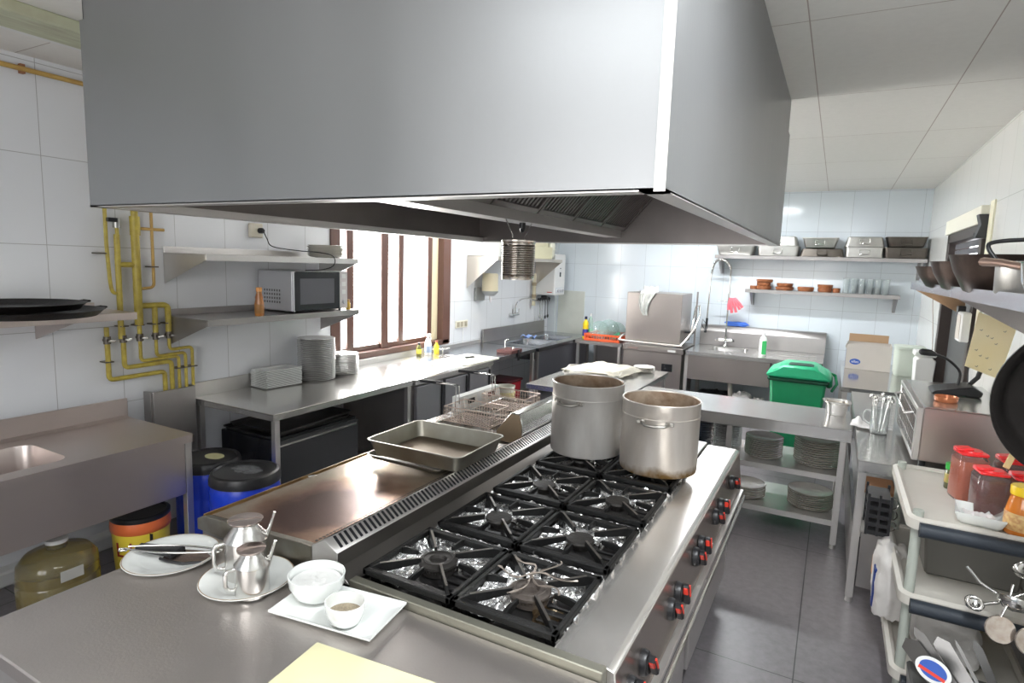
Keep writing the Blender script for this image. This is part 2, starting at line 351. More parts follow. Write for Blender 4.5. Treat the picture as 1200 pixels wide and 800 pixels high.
ceiling_light(0.25, 1.2, 'y', 1.2, 'added white fill batten on the ceiling above the right hand aisle', 36)  # unseen lamp, added to brighten the aisle and hood side

# ================================================================== EXTRACTOR HOOD
HX0, HX1, HY0, HY1, HZ0 = -2.57, -0.34, 1.29, 4.18, 2.066
hood = thing('extractor_hood', 'huge box shaped stainless steel extractor hood hanging over the cooking island', 'extractor hood', (-1.45, 2.7, HZ0))
L = Matrix.Translation((1.45, -2.7, -HZ0)); th = .006; HZM = 2.745
def hp(name, mb, mt, smooth=20): return mb.build(name, mt, hood, smooth, M=L)
p = MB(); p.box(HX0, HX1, HY0, HY0 + th, HZ0, HZM); p.box(HX0, HX1, HY1 - th, HY1, HZ0, HZM); p.box(HX0, HX0 + th, HY0 + th, HY1 - th, HZ0, HZM); p.box(HX1 - th, HX1, HY0 + th, HY1 - th, HZ0, HZM)
hp('side_panels', p, STEELHOOD)
p = MB(); i = .008; p.box(HX0 + i, HX1 - i, HY0 + i, HY0 + i + th, HZM, ZC - .002); p.box(HX0 + i, HX1 - i, HY1 - i - th, HY1 - i, HZM, ZC - .002); p.box(HX0 + i, HX0 + i + th, HY0 + i, HY1 - i, HZM, ZC - .002); p.box(HX1 - i - th, HX1 - i, HY0 + i, HY1 - i, HZM, ZC - .002)
hp('upper_band', p, STEELHOOD)
# corner trims
p = MB(); p.box(HX1 - .022, HX1 + .003, HY0 - .003, HY0 - .0003, HZ0 - .004, HZM)
hp('corner_strip', p, mat('corner_strip_steel', (.50, .49, .47), .4, .7))
# bottom rim, folded inwards
p = MB()
for (a, b, c, d2) in ((HX0, HX1, HY0, HY0 + .055), (HX0, HX1, HY1 - .055, HY1), (HX0, HX0 + .055, HY0, HY1), (HX1 - .055, HX1, HY0, HY1)):
    p.box(a, b, c, d2, HZ0 - .003, HZ0 + .004)
p.box(HX0 + .05, HX0 + .056, HY0 + .05, HY1 - .05, HZ0, HZ0 + .03); p.box(HX1 - .056, HX1 - .05, HY0 + .05, HY1 - .05, HZ0, HZ0 + .03)
hp('bottom_rim', p, STEEL)
# inner end walls, inner side walls, inner roof
zi = 2.64
p = MB(); p.box(HX0 + .01, HX1 - .01, HY1 - .05, HY1 - .04, HZ0, zi); p.box(HX0 + .01, HX1 - .01, HY0 + .04, HY0 + .05, HZ0, zi)
p.box(HX0 + .012, HX0 + .02, HY0 + .04, HY1 - .04, HZ0, zi); p.box(HX1 - .02, HX1 - .012, HY0 + .04, HY1 - .04, HZ0, zi); p.box(HX0 + .01, HX1 - .01, HY0 + .03, HY1 - .03, zi, zi + .006)
hp('inner_lining', p, STEELIN)
gx0, gx1 = -1.49, -1.375
p = MB(); p.prism([(gx0, 2.105), (gx1, 2.105), (gx1, 2.205), (gx1 - .006, 2.205), (gx1 - .006, 2.111), (gx0 + .006, 2.111), (gx0 + .006, 2.205), (gx0, 2.205)], 'y', HY0 + .05, HY1 - .05)
hp('drip_gutter', p, STEEL)
def hood_filter(side, y0, y1):
    q = MB(); n = 11; 
    if side > 0: A, B = Vector((gx1 + .005, 0, 2.165)), Vector((gx1 + .40, 0, 2.60))
    else: A, B = Vector((gx0 - .005, 0, 2.165)), Vector((gx0 - .40, 0, 2.60))
    d = B - A; nrm = Vector((-d.z, 0, d.x)).normalized() * (-1 if side > 0 else 1)      # towards below / outside
    def bar(ya, yb, s0, s1, t0, t1):
        t = []
        for (y, s, u) in ((ya, s0, t0), (yb, s0, t0), (yb, s1, t0), (ya, s1, t0), (ya, s0, t1), (yb, s0, t1), (yb, s1, t1), (ya, s1, t1)):
            v = A + d * s + nrm * u; t.append((v.x, y, v.z))
        bm = bmesh.new(); V = [bm.verts.new(c) for c in t]
        for f in ((0, 1, 2, 3), (7, 6, 5, 4), (0, 4, 5, 1), (1, 5, 6, 2), (2, 6, 7, 3), (3, 7, 4, 0)): bm.faces.new([V[k] for k in f])
        bmesh.ops.recalc_face_normals(bm, faces=bm.faces); q._app(bm, None)
    bar(y0, y0 + .02, 0, 1, -.012, .022); bar(y1 - .02, y1, 0, 1, -.012, .022); bar(y0, y1, 0, .05, -.012, .022); bar(y0, y1, .95, 1, -.012, .022); bar(y0, y1, 0, 1, -.018, -.014)
    w = (y1 - y0 - .04) / n
    for k in range(n): bar(y0 + .02 + k * w, y0 + .02 + k * w + w * .55, .03, .97, -.004, .014)
    return hp('baffle_filter', q, STEELIN)
ys = [HY0 + .06 + k * (HY1 - HY0 - .12) / 6 for k in range(7)]
for k in range(6):
    hood_filter(1, ys[k] + .004, ys[k + 1] - .004); hood_filter(-1, ys[k] + .004, ys[k + 1] - .004)
p = MB(); p.lathe([(0, 0), (.016, 0), (.016, -.03), (.01, -.045), (0, -.05)], (gx1 - .05, 2.72, 2.105), 12)
hp('drain_plug', p, BLACKP)
for y in (2.1, 2.13): pass
# ================================================================== COOKING ISLAND
ic = thing('island_counter', 'bare stainless steel counter at the near end of the cooking island', 'counter')
MB().box(-2.0, -0.43, .63, 1.335, .815, .86, .004).build('worktop', STEELCOUNTER, ic)
MB().box(-1.96, -0.47, .67, 1.33, .12, .814, .003).build('cabinet_body', STEEL, ic)
for x in (-1.9, -.53):
    for y in (.73, 1.27): MB().lathe([(0, 0), (.022, 0), (.022, .11), (.016, .12), (0, .12)], (x, y, 0), 14).build('leg', STEEL, ic)

# griddle on its base
gr = thing('griddle', 'flat top griddle with brown seasoned cooking plate next to the gas range', 'griddle')
MB().prism([(-2.05, .862), (-1.45, .862), (-1.45, .952), (-1.50, .952), (-2.00, .922), (-2.05, .905)], 'y', 1.338, 1.362, .002).build('front_plate', mat('greasy_steel', (.42, .41, .38), .38, 1, scale=10, col2=(.20, .17, .12), bump=.1), gr)
MB().box(-2.06, -1.452, 1.364, 2.70, .10, .86, .003).build('base_body', STEELDARK, gr)
MB().box(-2.10, -1.50, 1.372, 2.70, .862, .878, .002).build('lower_ledge', STEELDARK, gr)
MB().prism([(-1.995, .880), (-1.452, .880), (-1.452, .949), (-1.995, .923)], 'y', 1.364, 2.36).build('cooking_plate', GRIDM, gr)
MB().prism([(-2.05, .88), (-1.997, .88), (-1.997, .89), (-2.04, .895), (-2.042, .912), (-2.05, .912)], 'y', 1.364, 2.36, 0).build('grease_gutter', mat('rusty_grease_gutter', (.42, .28, .12), .4, .6, scale=12, col2=(.16, .09, .04)), gr)
MB().prism([(-2.05, .88), (-1.455, .88), (-1.455, .948), (-1.56, .94), (-2.05, .92)], 'y', 2.364, 2.70).build('side_shelf', STEELTOP, gr)
MB().tube([(-2.035, 1.87, .905), (-1.99, 1.87, .918), (-1.97, 1.87, .912)], .008, 8).build('drain_plug', CHROME, gr)
dots = MB()
for k in range(60): dots.box(-1.475, -1.467, 1.38 + k * .0163, 1.388 + k * .0163, .9455, .9492)
dots.build('perforation', BLACKM, gr)

# slotted flue rail between griddle and range
fl = thing('flue_rail', 'long slotted steel flue rail between griddle and gas burners', 'flue vent')
prof = [(-1.448, .862), (-1.448, .956), (-1.392, .988), (-1.334, .958), (-1.334, .905), (-1.285, .866), (-1.285, .862)]
MB().prism(prof, 'y', 1.34, 3.60, .0015).build('rail_body', STEEL, fl)
MB().prism([(-1.3338, .9555), (-1.3320, .9555), (-1.3320, .906), (-1.2835, .868), (-1.2850, .8665), (-1.3338, .905)], 'y', 1.341, 3.599).build('side_face', mat('stove_reflection_steel', (.20, .185, .17), .36, .9, rvar=.06, scale=6), fl)  # thin dark cover, colour imitates the black stove reflected in the steel
sl = MB(); n = 92
for k in range(n):
    y = 1.375 + k * (2.18 / n)
    for (a, b) in (((-1.440, .9605), (-1.396, .9858)), ((-1.388, .9858), (-1.343, .9625))):
        dx, dz = b[0] - a[0], b[1] - a[1]; L2 = math.hypot(dx, dz); nx, nz = -dz / L2 * .0022, dx / L2 * .0022
        sh = .010
        ya, yb = (y + sh, y) if a[0] < -1.39 else (y, y - sh)
        t = bmesh.new(); V = []
        for (p, yy) in ((a, ya), (b, yb)):
            for (oy, on) in ((0, 0), (.011, 0), (.011, 1), (0, 1)):
                V.append(t.verts.new((p[0] + nx * (on * 1.0 - .3), yy + oy, p[1] + nz * (on * 1.0 - .3))))
        for f in ((0, 1, 2, 3), (7, 6, 5, 4), (0, 4, 5, 1), (1, 5, 6, 2), (2, 6, 7, 3), (3, 7, 4, 0)): t.faces.new([V[q] for q in f])
        bmesh.ops.recalc_face_normals(t, faces=t.faces); sl._app(t, None)
sl.build('slots', BLACKM, fl)

# gas range
gx = thing('gas_range', 'eight burner stainless gas range with black grates and red black knobs', 'gas range')
MB().box(-1.283, -.46, 1.37, 3.58, .10, .815, .003).build('range_body', STEELDARK, gx)
MB().box(-1.283, -.58, 1.37, 3.58, .816, .846, .001).build('burner_well', mat('charred_tray', (.05, .045, .04), .5, .5, var=.4, scale=14), gx)
MB().box(-1.283, -.43, 1.338, 1.372, .80, .884, .003).build('front_strip', mat('front_strip_steel', (.36, .35, .29), .40, .7, var=.25, scale=6), gx)
st = MB(); st.prism([(-.585, .875), (-.43, .875), (-.41, .868), (-.385, .66), (-.40, .655), (-.585, .84)], 'y', 1.374, 3.58, .002)
st.build('top_strip', mat('panel_steel', (.80, .78, .75), .27, .8, scale=4, col2=(.62, .58, .54)), gx)
MB().prism([(-.4085, .862), (-.4075, .862), (-.3840, .664), (-.3860, .664)], 'y', 1.38, 3.575).build('control_panel', mat('warm_panel_steel', (.50, .43, .39), .27, .88, scale=3, col2=(.40, .35, .32)), gx)
MB().prism([(-.40, .650), (-.365, .650), (-.365, .628), (-.40, .622)], 'y', 1.40, 3.56, .002).build('front_lip', STEEL, gx)
MB().tube([(-.352, 1.5, .635), (-.352, 3.5, .635)], .008, 8).build('handle_rail', CHROME, gx)
for y0, y1 in ((1.42, 2.42), (2.50, 3.50)):
    dd = MB().box(-.46, -.425, y0, y1, .16, .60, .004).build('oven_door', STEEL, gx)
    MB().tube([(-.425, y0 + .12, .55), (-.395, y0 + .12, .55), (-.395, y1 - .12, .55), (-.425, y1 - .12, .55)], .010, 8).build('door_handle', BLACKP, dd)
for x in (-1.2, -.52):
    for y in (1.45, 3.5): MB().lathe([(0, 0), (.022, 0), (.022, .10), (0, .10)], (x, y, 0), 12).build('leg', STEEL, gx)
MB().box(-1.283, -.59, 3.10, 3.575, .848, .890, .003).build('back_plate', mat('bright_plate_steel', (.72, .71, .69), .21, 1, rvar=.05, scale=5), gx)
MB().box(-.84, -.835, 3.10, 3.575, .8905, .8915).build('plate_joint', BLACKM, gx)
# knobs : dial body, red wing
for y, z in ((3.197, .802), (2.872, .79), (2.737, .786), (2.409, .79), (2.305, .783), (2.02, .775), (1.917, .766), (1.595, .770), (1.469, .768)):
    M = T(-.3960 + (0.80 - z) * -.05, y, z) @ RY(PI / 2 - .08) @ Matrix.Scale(1.22, 4)
    k = MB().lathe([(0, 0), (.030, 0), (.031, .006), (.027, .016), (.022, .018), (.022, .020), (0, .020)], seg=24, M=M).box(-.029, .029, -.0095, .0095, .018, .038, .004, M=M @ RZ(.5 if y % .2 > .1 else .1)).build('knob', BLACKP, gx)
    MB().box(-.029, .006, -.0035, .0035, .036, .0405, .001, M=M @ RZ(.5 if y % .2 > .1 else .1)).build('red_marker', REDP, k)
    MB().box(-.026, .0, -.011, .011, .0195, .0365, .004, M=M @ RZ(.5 if y % .2 > .1 else .1)).build('red_wing', REDP, k)
# foil sheets
BX, BY = (-1.085, -.745), (1.555, 1.965, 2.385, 2.815)
BX = (-1.09, -.745)
def foil(x0, x1, y0, y1, sd, mt=FOIL):
    def f(u, v):
        x, y = x0 + u * (x1 - x0), y0 + v * (y1 - y0)
        n = noise.noise(Vector((x * 26, y * 26, sd))); n2 = noise.noise(Vector((x * 60, y * 60, sd + 5)))
        e = min(u, 1 - u, v, 1 - v); lift = max(0, .08 - e) / .08 * .014
        return (x + n2 * .008, y + n * .008, .855 + abs(n) * .018 + n2 * .011 + lift)
    return MB().grid(f, 36, 36).build('foil_liner', mt, gx, 0)
RIB = mat('black_drip_plate', (.022, .021, .021), .38, .3, var=.4, scale=14, spec=.5)
for j, by in enumerate(BY):
    for k, bx in enumerate(BX):
        foil(bx - .160, bx + .155, by + .055, by + .200, j * 7 + k * 3)
        foil(bx - .165, bx - .045, by - .150, by + .060, j * 5 + k * 4 + 40)
        q = MB(); q.box(bx - .04, bx + .165, by - .185, by + .05, .850, .868, .002)
        for r_ in range(4): q.box(bx + .062, bx + .160, by - .13 + r_ * .042, by - .108 + r_ * .042, .868, .880, .003)
        if j: 
            for r_ in range(3): q.box(bx - .15, bx + .16, by - .178 + r_ * .036, by - .150 + r_ * .036, .868, .889, .004)
        q.build('drip_plate', RIB, gx, 30)
# strip of torn foil along the flue and along the control side
def fs(xc, y0, y1, sd, w, zc):
    def f(u, v):
        y = y0 + u * (y1 - y0); n = noise.noise(Vector((y * 22, v * 3, sd)))
        return (xc + (v - .5) * w * (1 + n * .9) + n * .01, y, zc + v * 0 + abs(n) * .02 + .012 * math.sin(v * 5 + n * 6))
    MB().grid(f, 150, 5).build('torn_foil', FOIL, gx, 0)
fs(-1.255, 1.44, 3.02, 3, .03, .885); fs(-.592, 1.40, 3.05, 9, .022, .872)
# burners
for j, by in enumerate(BY):
    for k, bx in enumerate(BX):
        big = (j == 0); mt = BURNRUST if (j == 0 and k == 1) else BURN
        q = MB()
        if big: q.lathe([(0, .862), (.045, .862), (.058, .872), (.060, .895), (.066, .900), (.066, .908), (.050, .914), (.030, .912), (.026, .900), (.012, .898), (0, .898)], (bx, by, 0), 36)
        else: q.lathe([(0, .862), (.030, .862), (.032, .888), (.050, .892), (.053, .900), (.050, .908), (.020, .911), (0, .911)], (bx, by, 0), 32)
        b = q.build('burner', mt, gx, 30)
        if big:
            tt = MB()
            for a in range(40): tt.box(.0595, .0625, -.0016, .0016, .886, .897, M=T(bx, by, 0) @ RZ(a * PI / 20))
            tt.build('burner_teeth', mt, b)
            MB().lathe([(.046, .9145), (.049, .916), (.052, .9145)], (bx, by, 0), 36).build('burner_ring', mt, b)
        MB().lathe([(0, 0), (.012, 0), (.012, .02), (.006, .035), (0, .035)], (bx + .075, by + .02, .866), 10).build('pilot_nozzle', CHROME, b)
# grates: one cast frame per burner
WORN = mat('worn_iron_edge', (.16, .145, .13), .35, .8)
def grate(bx, by, w, h, j):
    q = MB(); x0, x1, y0, y1 = bx - w / 2, bx + w / 2, by - h / 2, by + h / 2; z0, z1 = .893, .914; t = .017
    for (a, b, c, d2) in ((x0, x1, y0, y0 + t + .012), (x0, x1, y1 - t - .012, y1), (x0, x0 + t, y0, y1), (x1 - t, x1, y0, y1)): q.box(a, b, c, d2, z0, z1, .003, mt=IRON)
    # fingers towards the burner, tapering, from the corners and middles
    for (sx, sy) in ((-1, -1), (1, -1), (-1, 1), (1, 1)):
        ex, ey = sx * (w / 2 - t), sy * (h / 2 - t); L0 = math.hypot(ex, ey); a = math.atan2(ey, ex)
        q.prism([(.058, .905), (L0 - .01, .889), (L0 + .004, .889), (L0 + .004, .914), (L0 - .03, .924), (.058, .924)], 'y', -.0045, .0045, .001, M=T(bx, by, 0) @ RZ(a), mt=IRON)
        q.box(.058, L0 - .032, -.0042, .0042, .9242, .9252, M=T(bx, by, 0) @ RZ(a), mt=WORN)
    for (a, L0) in ((0, w / 2 - t), (PI, w / 2 - t), (PI / 2, h / 2 - t), (-PI / 2, h / 2 - t)):
        q.prism([(.082, .905), (L0, .890), (L0, .914), (L0 - .02, .920), (.082, .920)], 'y', -.0045, .0045, .001, M=T(bx, by, 0) @ RZ(a), mt=IRON)
    for s in (-1, 1):
        for u in (-1, 1): q.box(bx + s * (w / 2 - .03) - .011, bx + s * (w / 2 - .03) + .011, by + u * (h / 2 - .03) - .011, by + u * (h / 2 - .03) + .011, .850, .895, .002, mt=IRON)
    q.build('grate', IRON, gx, 30)
for j, by in enumerate(BY):
    for k, bx in enumerate(BX): grate(bx, by, .338, .362, j)
# raised foil ridges between the rows
for k, y in enumerate((1.76, 2.175, 2.60)):
    for kk, bx in enumerate(BX):
        def f(u, v, y=y, bx=bx, k=k, kk=kk):
            x = bx - .155 + u * .31; n = noise.noise(Vector((x * 30, v * 4, k * 5 + kk))); n2 = noise.noise(Vector((x * 70, v * 9, k + 2)))
            return (x, y + (v - .5) * .055 + n * .006, .868 + .028 * math.sin(v * PI) + abs(n) * .014 + n2 * .006)
        MB().grid(f, 40, 8).build('foil_ridge', FOIL, gx, 0)
# amber grease on the foil beside the near right burner
def gs(u, v):
    a = v * 2 * PI; r = u * (.055 + .012 * math.sin(3 * a)); x, y = -.665 + r * math.cos(a) * .8, 1.50 + r * math.sin(a)
    return (x, y, .873 + abs(noise.noise(Vector((x * 40, y * 40, 1)))) * .006)
MB().grid(gs, 8, 24).build('grease_stain', FOILD, gx, 30)

# twisted wire trivet on the near right burner
tr = MB(); cx, cy = -.745, 1.60
for a in (0.3, 1.35, 2.45):
    dx, dy = math.cos(a), math.sin(a)
    path = []
    for k in range(25):
        s = -1 + 2 * k / 24; path.append((cx + dx * s * .13 - dy * .020 * math.sin(s * 5 + a), cy + dy * s * .13 + dx * .020 * math.sin(s * 5 + a), .932 + .008 * math.cos(s * 6 + a * 2)))
    tr.tube(path, .0022, 6)
    tr.tube([(p[0] + .004 * math.cos(i * 1.4), p[1] + .004 * math.sin(i * 1.4), p[2] + .002) for i, p in enumerate(path)], .0014, 6)
tag(tr.build('wire_trivet', mat('burnt_wire', (.36, .31, .27), .4, .7)), 'bent wire trivet lying over the near right gas burner', 'trivet')

def stained_pot(name, c1, c2, amount):
    m, nt, b = nodes(name)
    tc = N(nt, 'ShaderNodeTexCoord'); mp = N(nt, 'ShaderNodeMapping'); mp.inputs['Scale'].default_value = (9, 9, 2.5); nt.links.new(tc.outputs['Object'], mp.inputs[0])
    n1 = N(nt, 'ShaderNodeTexNoise'); n1.inputs['Scale'].default_value = 1.0; n1.inputs['Detail'].default_value = 6; nt.links.new(mp.outputs[0], n1.inputs['Vector'])
    r1 = N(nt, 'ShaderNodeValToRGB'); r1.color_ramp.elements[0].position = .3; r1.color_ramp.elements[1].position = .7; r1.color_ramp.elements[0].color = (*c2, 1); r1.color_ramp.elements[1].color = (*c1, 1); nt.links.new(n1.outputs['Fac'], r1.inputs[0])
    sp = N(nt, 'ShaderNodeSeparateXYZ'); nt.links.new(tc.outputs['Object'], sp.inputs[0])
    n2 = N(nt, 'ShaderNodeTexNoise'); n2.inputs['Scale'].default_value = 16; n2.inputs['Detail'].default_value = 7; nt.links.new(tc.outputs['Object'], n2.inputs['Vector'])
    a = N(nt, 'ShaderNodeMath', operation='MULTIPLY_ADD'); a.inputs[1].default_value = -9.0; a.inputs[2].default_value = amount; nt.links.new(sp.outputs[2], a.inputs[0])
    d = N(nt, 'ShaderNodeMath', operation='ADD', use_clamp=False); nt.links.new(a.outputs[0], d.inputs[0]); nt.links.new(n2.outputs['Fac'], d.inputs[1])
    r2 = N(nt, 'ShaderNodeValToRGB'); r2.color_ramp.elements[0].position = .55; r2.color_ramp.elements[1].position = .95; nt.links.new(d.outputs[0], r2.inputs[0])
    mx = N(nt, 'ShaderNodeMix', data_type='RGBA'); nt.links.new(r2.outputs[0], mx.inputs[0]); nt.links.new(r1.outputs[0], mx.inputs[6]); mx.inputs[7].default_value = (.22, .13, .045, 1)
    nt.links.new(mx.outputs[2], b.inputs['Base Color']); b.inputs['Metallic'].default_value = .66; b.inputs['Roughness'].default_value = .40
    return m
# stock pots
DALU = mat('dull_handle_metal', (.42, .40, .37), .38, .9)
def stock_pot(x, y, r, h, label, ha, mt):
    z0 = .9255
    p = thing('stock_pot', label, 'stock pot', (x, y, z0), 0, 'stock pots on the far burners')
    q = MB(); q.lathe([(0, 0), (r - .012, 0), (r - .003, .004), (r, .014), (r, h - .004), (r + .003, h), (r + .001, h + .004), (r - .004, h + .003), (r - .005, h - .002)], seg=64)
    q.build('pot_body', mt, p, 40)
    MB().lathe([(r - .005, h - .002), (r - .0055, .01), (r - .02, .005), (0, .005)], seg=64).build('inside_wall', POTIN, p, 40)
    MB().lathe([(r + .0004, h * .80), (r + .0016, h * .80 + .001), (r + .0016, h * .80 + .004), (r + .0004, h * .80 + .005)], seg=64).build('seam_ring', mt, p, 40)
    for s in (0, PI):
        a = ha + s; M = RZ(a)
        hd = MB().tube([M @ Vector(v) for v in ((r + .003, -.062, h * .775), (r + .020, -.058, h * .77), (r + .034, -.042, h * .755), (r + .038, 0, h * .75), (r + .034, .042, h * .755), (r + .020, .058, h * .77), (r + .003, .062, h * .775))], .0075, 10).build('handle', DALU, p, 60)
        for t in (-1, 1):
            bk = MB()
            bk.box(r - .004, r + .0055, t * .066 - .020, t * .066 + .020, h * .775 - .010, h * .775 + .010, .003, M=M)
            for u in (-.014, .014): bk.lathe([(0, 0), (.0045, 0), (.003, .003), (0, .0035)], seg=8, M=M @ T(r + .0052, t * .062 + u, h * .775) @ RY(PI / 2))
            bk.build('bracket', DALU, hd, 40)
    return p
stock_pot(-1.105, 2.925, .188, .372, 'tall aluminium stock pot on the left, its rim stained brown inside', -1.75, stained_pot('stained_pot_left', (.74, .72, .69), (.56, .53, .50), -.02))
stock_pot(-.70, 2.86, .186, .345, 'aluminium stock pot on the right with brown burnt drips at its base', -1.45, stained_pot('stained_pot_right', (.76, .71, .66), (.58, .52, .46), .48))

# roasting pan on the far end of the griddle
def tray(name, label, cat, x0, x1, y0, y1, z0, h, fl, mt, rz=0.0, c=None, group=None, rim=.008, rr=.03):
    cx, cy = (x0 + x1) / 2, (y0 + y1) / 2; hx, hy = (x1 - x0) / 2, (y1 - y0) / 2
    p = thing(name, label, cat, (cx, cy, z0), rz, group)
    def ring(ax, ay, z, r):
        out = []
        for (sx, sy, a0) in ((1, 1, 0), (-1, 1, PI / 2), (-1, -1, PI), (1, -1, 3 * PI / 2)):
            for k in range(5):
                a = a0 + k * PI / 8; out.append((sx * (ax - r) + r * math.cos(a), sy * (ay - r) + r * math.sin(a), z))
        return out
    rings = [ring(hx - fl, hy - fl, 0, rr), ring(hx, hy, h, rr), ring(hx + rim, hy + rim, h + .001, rr + rim), ring(hx + rim, hy + rim, h - .004, rr + rim), ring(hx + .001, hy + .001, h - .003, rr), ]
    t = bmesh.new(); VR = [[t.verts.new(v) for v in r] for r in rings]; n = 20
    for a, b in zip(VR, VR[1:]):
        for k in range(n): t.faces.new((a[k], a[(k + 1) % n], b[(k + 1) % n], b[k]))
    t.faces.new(VR[0])
    bmesh.ops.recalc_face_normals(t, faces=t.faces)
    q = MB(); q._app(t, mt); q.build('pan_body', mt, p, 40)
    return p
ROAST = mat('worn_roasting_pan', (.40, .39, .34), .38, 1, scale=7, col2=(.24, .22, .18), bump=.12, rvar=.1)
rp = tray('roasting_pan', 'deep rectangular roasting pan standing on the far end of the griddle', 'roasting pan', -1.87, -1.36, 2.07, 2.48, .990, .075, .022, ROAST, 0.02)
MB().box(-.22, .22, -.17, .17, .002, .0035, .001).build('baked_residue', mat('baked_residue', (.30, .24, .17), .4, .6, scale=9, col2=(.16, .11, .07)), rp)
rq = tray('roasting_pan', 'dark tray shape standing in for the roasting pan reflected in the griddle', 'roasting pan', -1.90, -1.475, 2.10, 2.62, .957, .022, .01, mat('pan_reflection_tone', (.22, .21, .19), .35, 1, var=.3))  # modelled as a dark tray, imitates the pan mirrored in the griddle plate

# deep fryer at the far left of the island
fy = thing('deep_fryer', 'stainless twin deep fryer with raised back at the far left of the island', 'deep fryer')
MB().box(-2.06, -1.455, 2.715, 3.60, .10, .90, .003).build('fryer_body', STEEL, fy)
q = MB(); q.box(-2.06, -1.99, 2.715, 3.60, .901, .965, .003); q.box(-1.99, -1.62, 2.715, 2.745, .901, .965, .002); q.box(-1.99, -1.62, 3.14, 3.18, .901, .965, .002); q.box(-1.99, -1.62, 3.57, 3.60, .901, .965, .002); q.build('tank_rim', STEELTOP, fy)
MB().box(-1.99, -1.62, 2.745, 3.57, .901, .915).build('frying_oil', mat('dark_frying_oil', (.10, .055, .02), .08, coat=.5), fy)
MB().prism([(-1.62, .901), (-1.455, .901), (-1.455, 1.01), (-1.475, 1.075), (-1.53, 1.075), (-1.62, .965)], 'y', 2.86, 3.60, .003).build('raised_back', STEELTOP, fy)
MB().prism([(-1.615, .905), (-1.46, .905), (-1.46, 1.01), (-1.478, 1.07), (-1.528, 1.07), (-1.615, .962)], 'y', 2.852, 2.858, .001).build('end_cover', mat('tan_steel', (.50, .38, .26), .4, .7), fy)
cp = MB().prism([(-2.06, .967), (-1.99, .967), (-2.005, 1.06), (-2.06, 1.06)], 'y', 3.06, 3.56, .002).build('control_box', WHITEP, fy)
for y0 in (3.10, 3.35):
    MB().box(-2.0, -1.985, y0, y0 + .15, .985, 1.052, .002, M=T(-2.0, 0, 1) @ RY(-.18) @ T(2.0, 0, -1)).build('display', mat('pale_display', (.85, .84, .8), .4), cp)
    MB().box(-1.990, -1.982, y0 + .035, y0 + .115, 1.005, 1.035, .001, M=T(-2.0, 0, 1) @ RY(-.18) @ T(2.0, 0, -1)).build('display_glass', BLACKM if y0 < 3.2 else mat('dark_red_display', (.12, .02, .02), .2), cp)

WIRE = mat('fryer_wire', (.80, .66, .58), .35, .7)
def basket(x, y, label, tilt=0.0):
    p = thing('fryer_basket', label, 'fryer basket', (x, y, .975), 0, 'fryer baskets')
    a, b, h = .155, .11, .085; q = MB()
    for z in (0, h): q.tube([(-a, -b, z), (a, -b, z), (a, b, z), (-a, b, z)], .0035 if z else .0025, 6, closed=True)
    n = 17
    for k in range(n + 1):
        x1 = -a + 2 * a * k / n; q.tube([(x1, -b, h), (x1, -b, 0), (x1, b, 0), (x1, b, h)], .0013, 4)
    n = 12
    for k in range(n + 1):
        y1 = -b + 2 * b * k / n; q.tube([(-a, y1, h), (-a, y1, 0), (a, y1, 0), (a, y1, h)], .0013, 4)
    for z in (.02, .04, .06): q.tube([(-a, -b, z), (a, -b, z), (a, b, z), (-a, b, z)], .0013, 4, closed=True)
    q.build('wire_mesh', WIRE, p, 60)
    q = MB()
    for s in (-.014, .014): q.tube([(-a + .02, s * 1.6, h - .01), (-a + .02, s, h + .10), (-a, s, h + .108), (-a - .16, s * .4, h + .105)], .0032, 6)
    q.tube([(-a + .02, -.024, .01), (-a + .02, -.022, h)], .003, 6)
    hd = q.build('handle', CHROME, p, 60)
    MB().tube([(-a - .10, 0, h + .107), (-a - .255, 0, h + .103)], .0105, 10).build('grip', BLACKP, hd, 60)
    return p
basket(-1.80, 2.93, 'wire fryer basket nearest the roasting pan, black grip up')
basket(-1.80, 3.36, 'wire fryer basket resting at the far side of the fryer, black grip up')
sc = MB()
sc.grid(lambda u, v: (-1.72 + u * .12, 3.36 + v * .13, .925 + .055 * math.sin(u * 3) + .02 * noise.noise(Vector((u * 5, v * 5, 2)))), 10, 10, thick=.001)
tag(sc.build('paper_scrap', PAPER), 'crumpled white paper lying inside the far fryer basket', 'paper')

# ------------------------------------------------------------------ things on the island counter
ZT = .8602
def plate_prof(r, h=.018, flat=.6):
    return [(0, 0), (r * flat, 0), (r * (flat + .03), .002), (r * .86, h * .45), (r - .004, h), (r + .001, h + .0008), (r - .002, h + .0025), (r * .84, h * .5 + .0035), (r * (flat + .02), .0055), (r * flat, .0045), (0, .0045)]
def plate(name, label, cat, x, y, z, r, mt=WHITEC, group=None, rim=True, h=.018, seg=44):
    p = thing(name, label, cat, (x, y, z), 0, group)
    MB().lathe(plate_prof(r, h), seg=seg).build('dish', mt, p, 50)
    if rim: MB().lathe([(r - .0035, h + .0031), (r - .002, h + .0036), (r - .0005, h + .0031)], seg=seg).build('rim_line', RIMC, p, 50)
    return p
plate('plate', 'white plate holding tongs and a black handled knife on the island counter', 'plate', -1.915, 1.155, ZT, .148)
plate('plate', 'white dark rimmed plate under the two steel cruets', 'plate', -1.575, 1.190, ZT, .142)
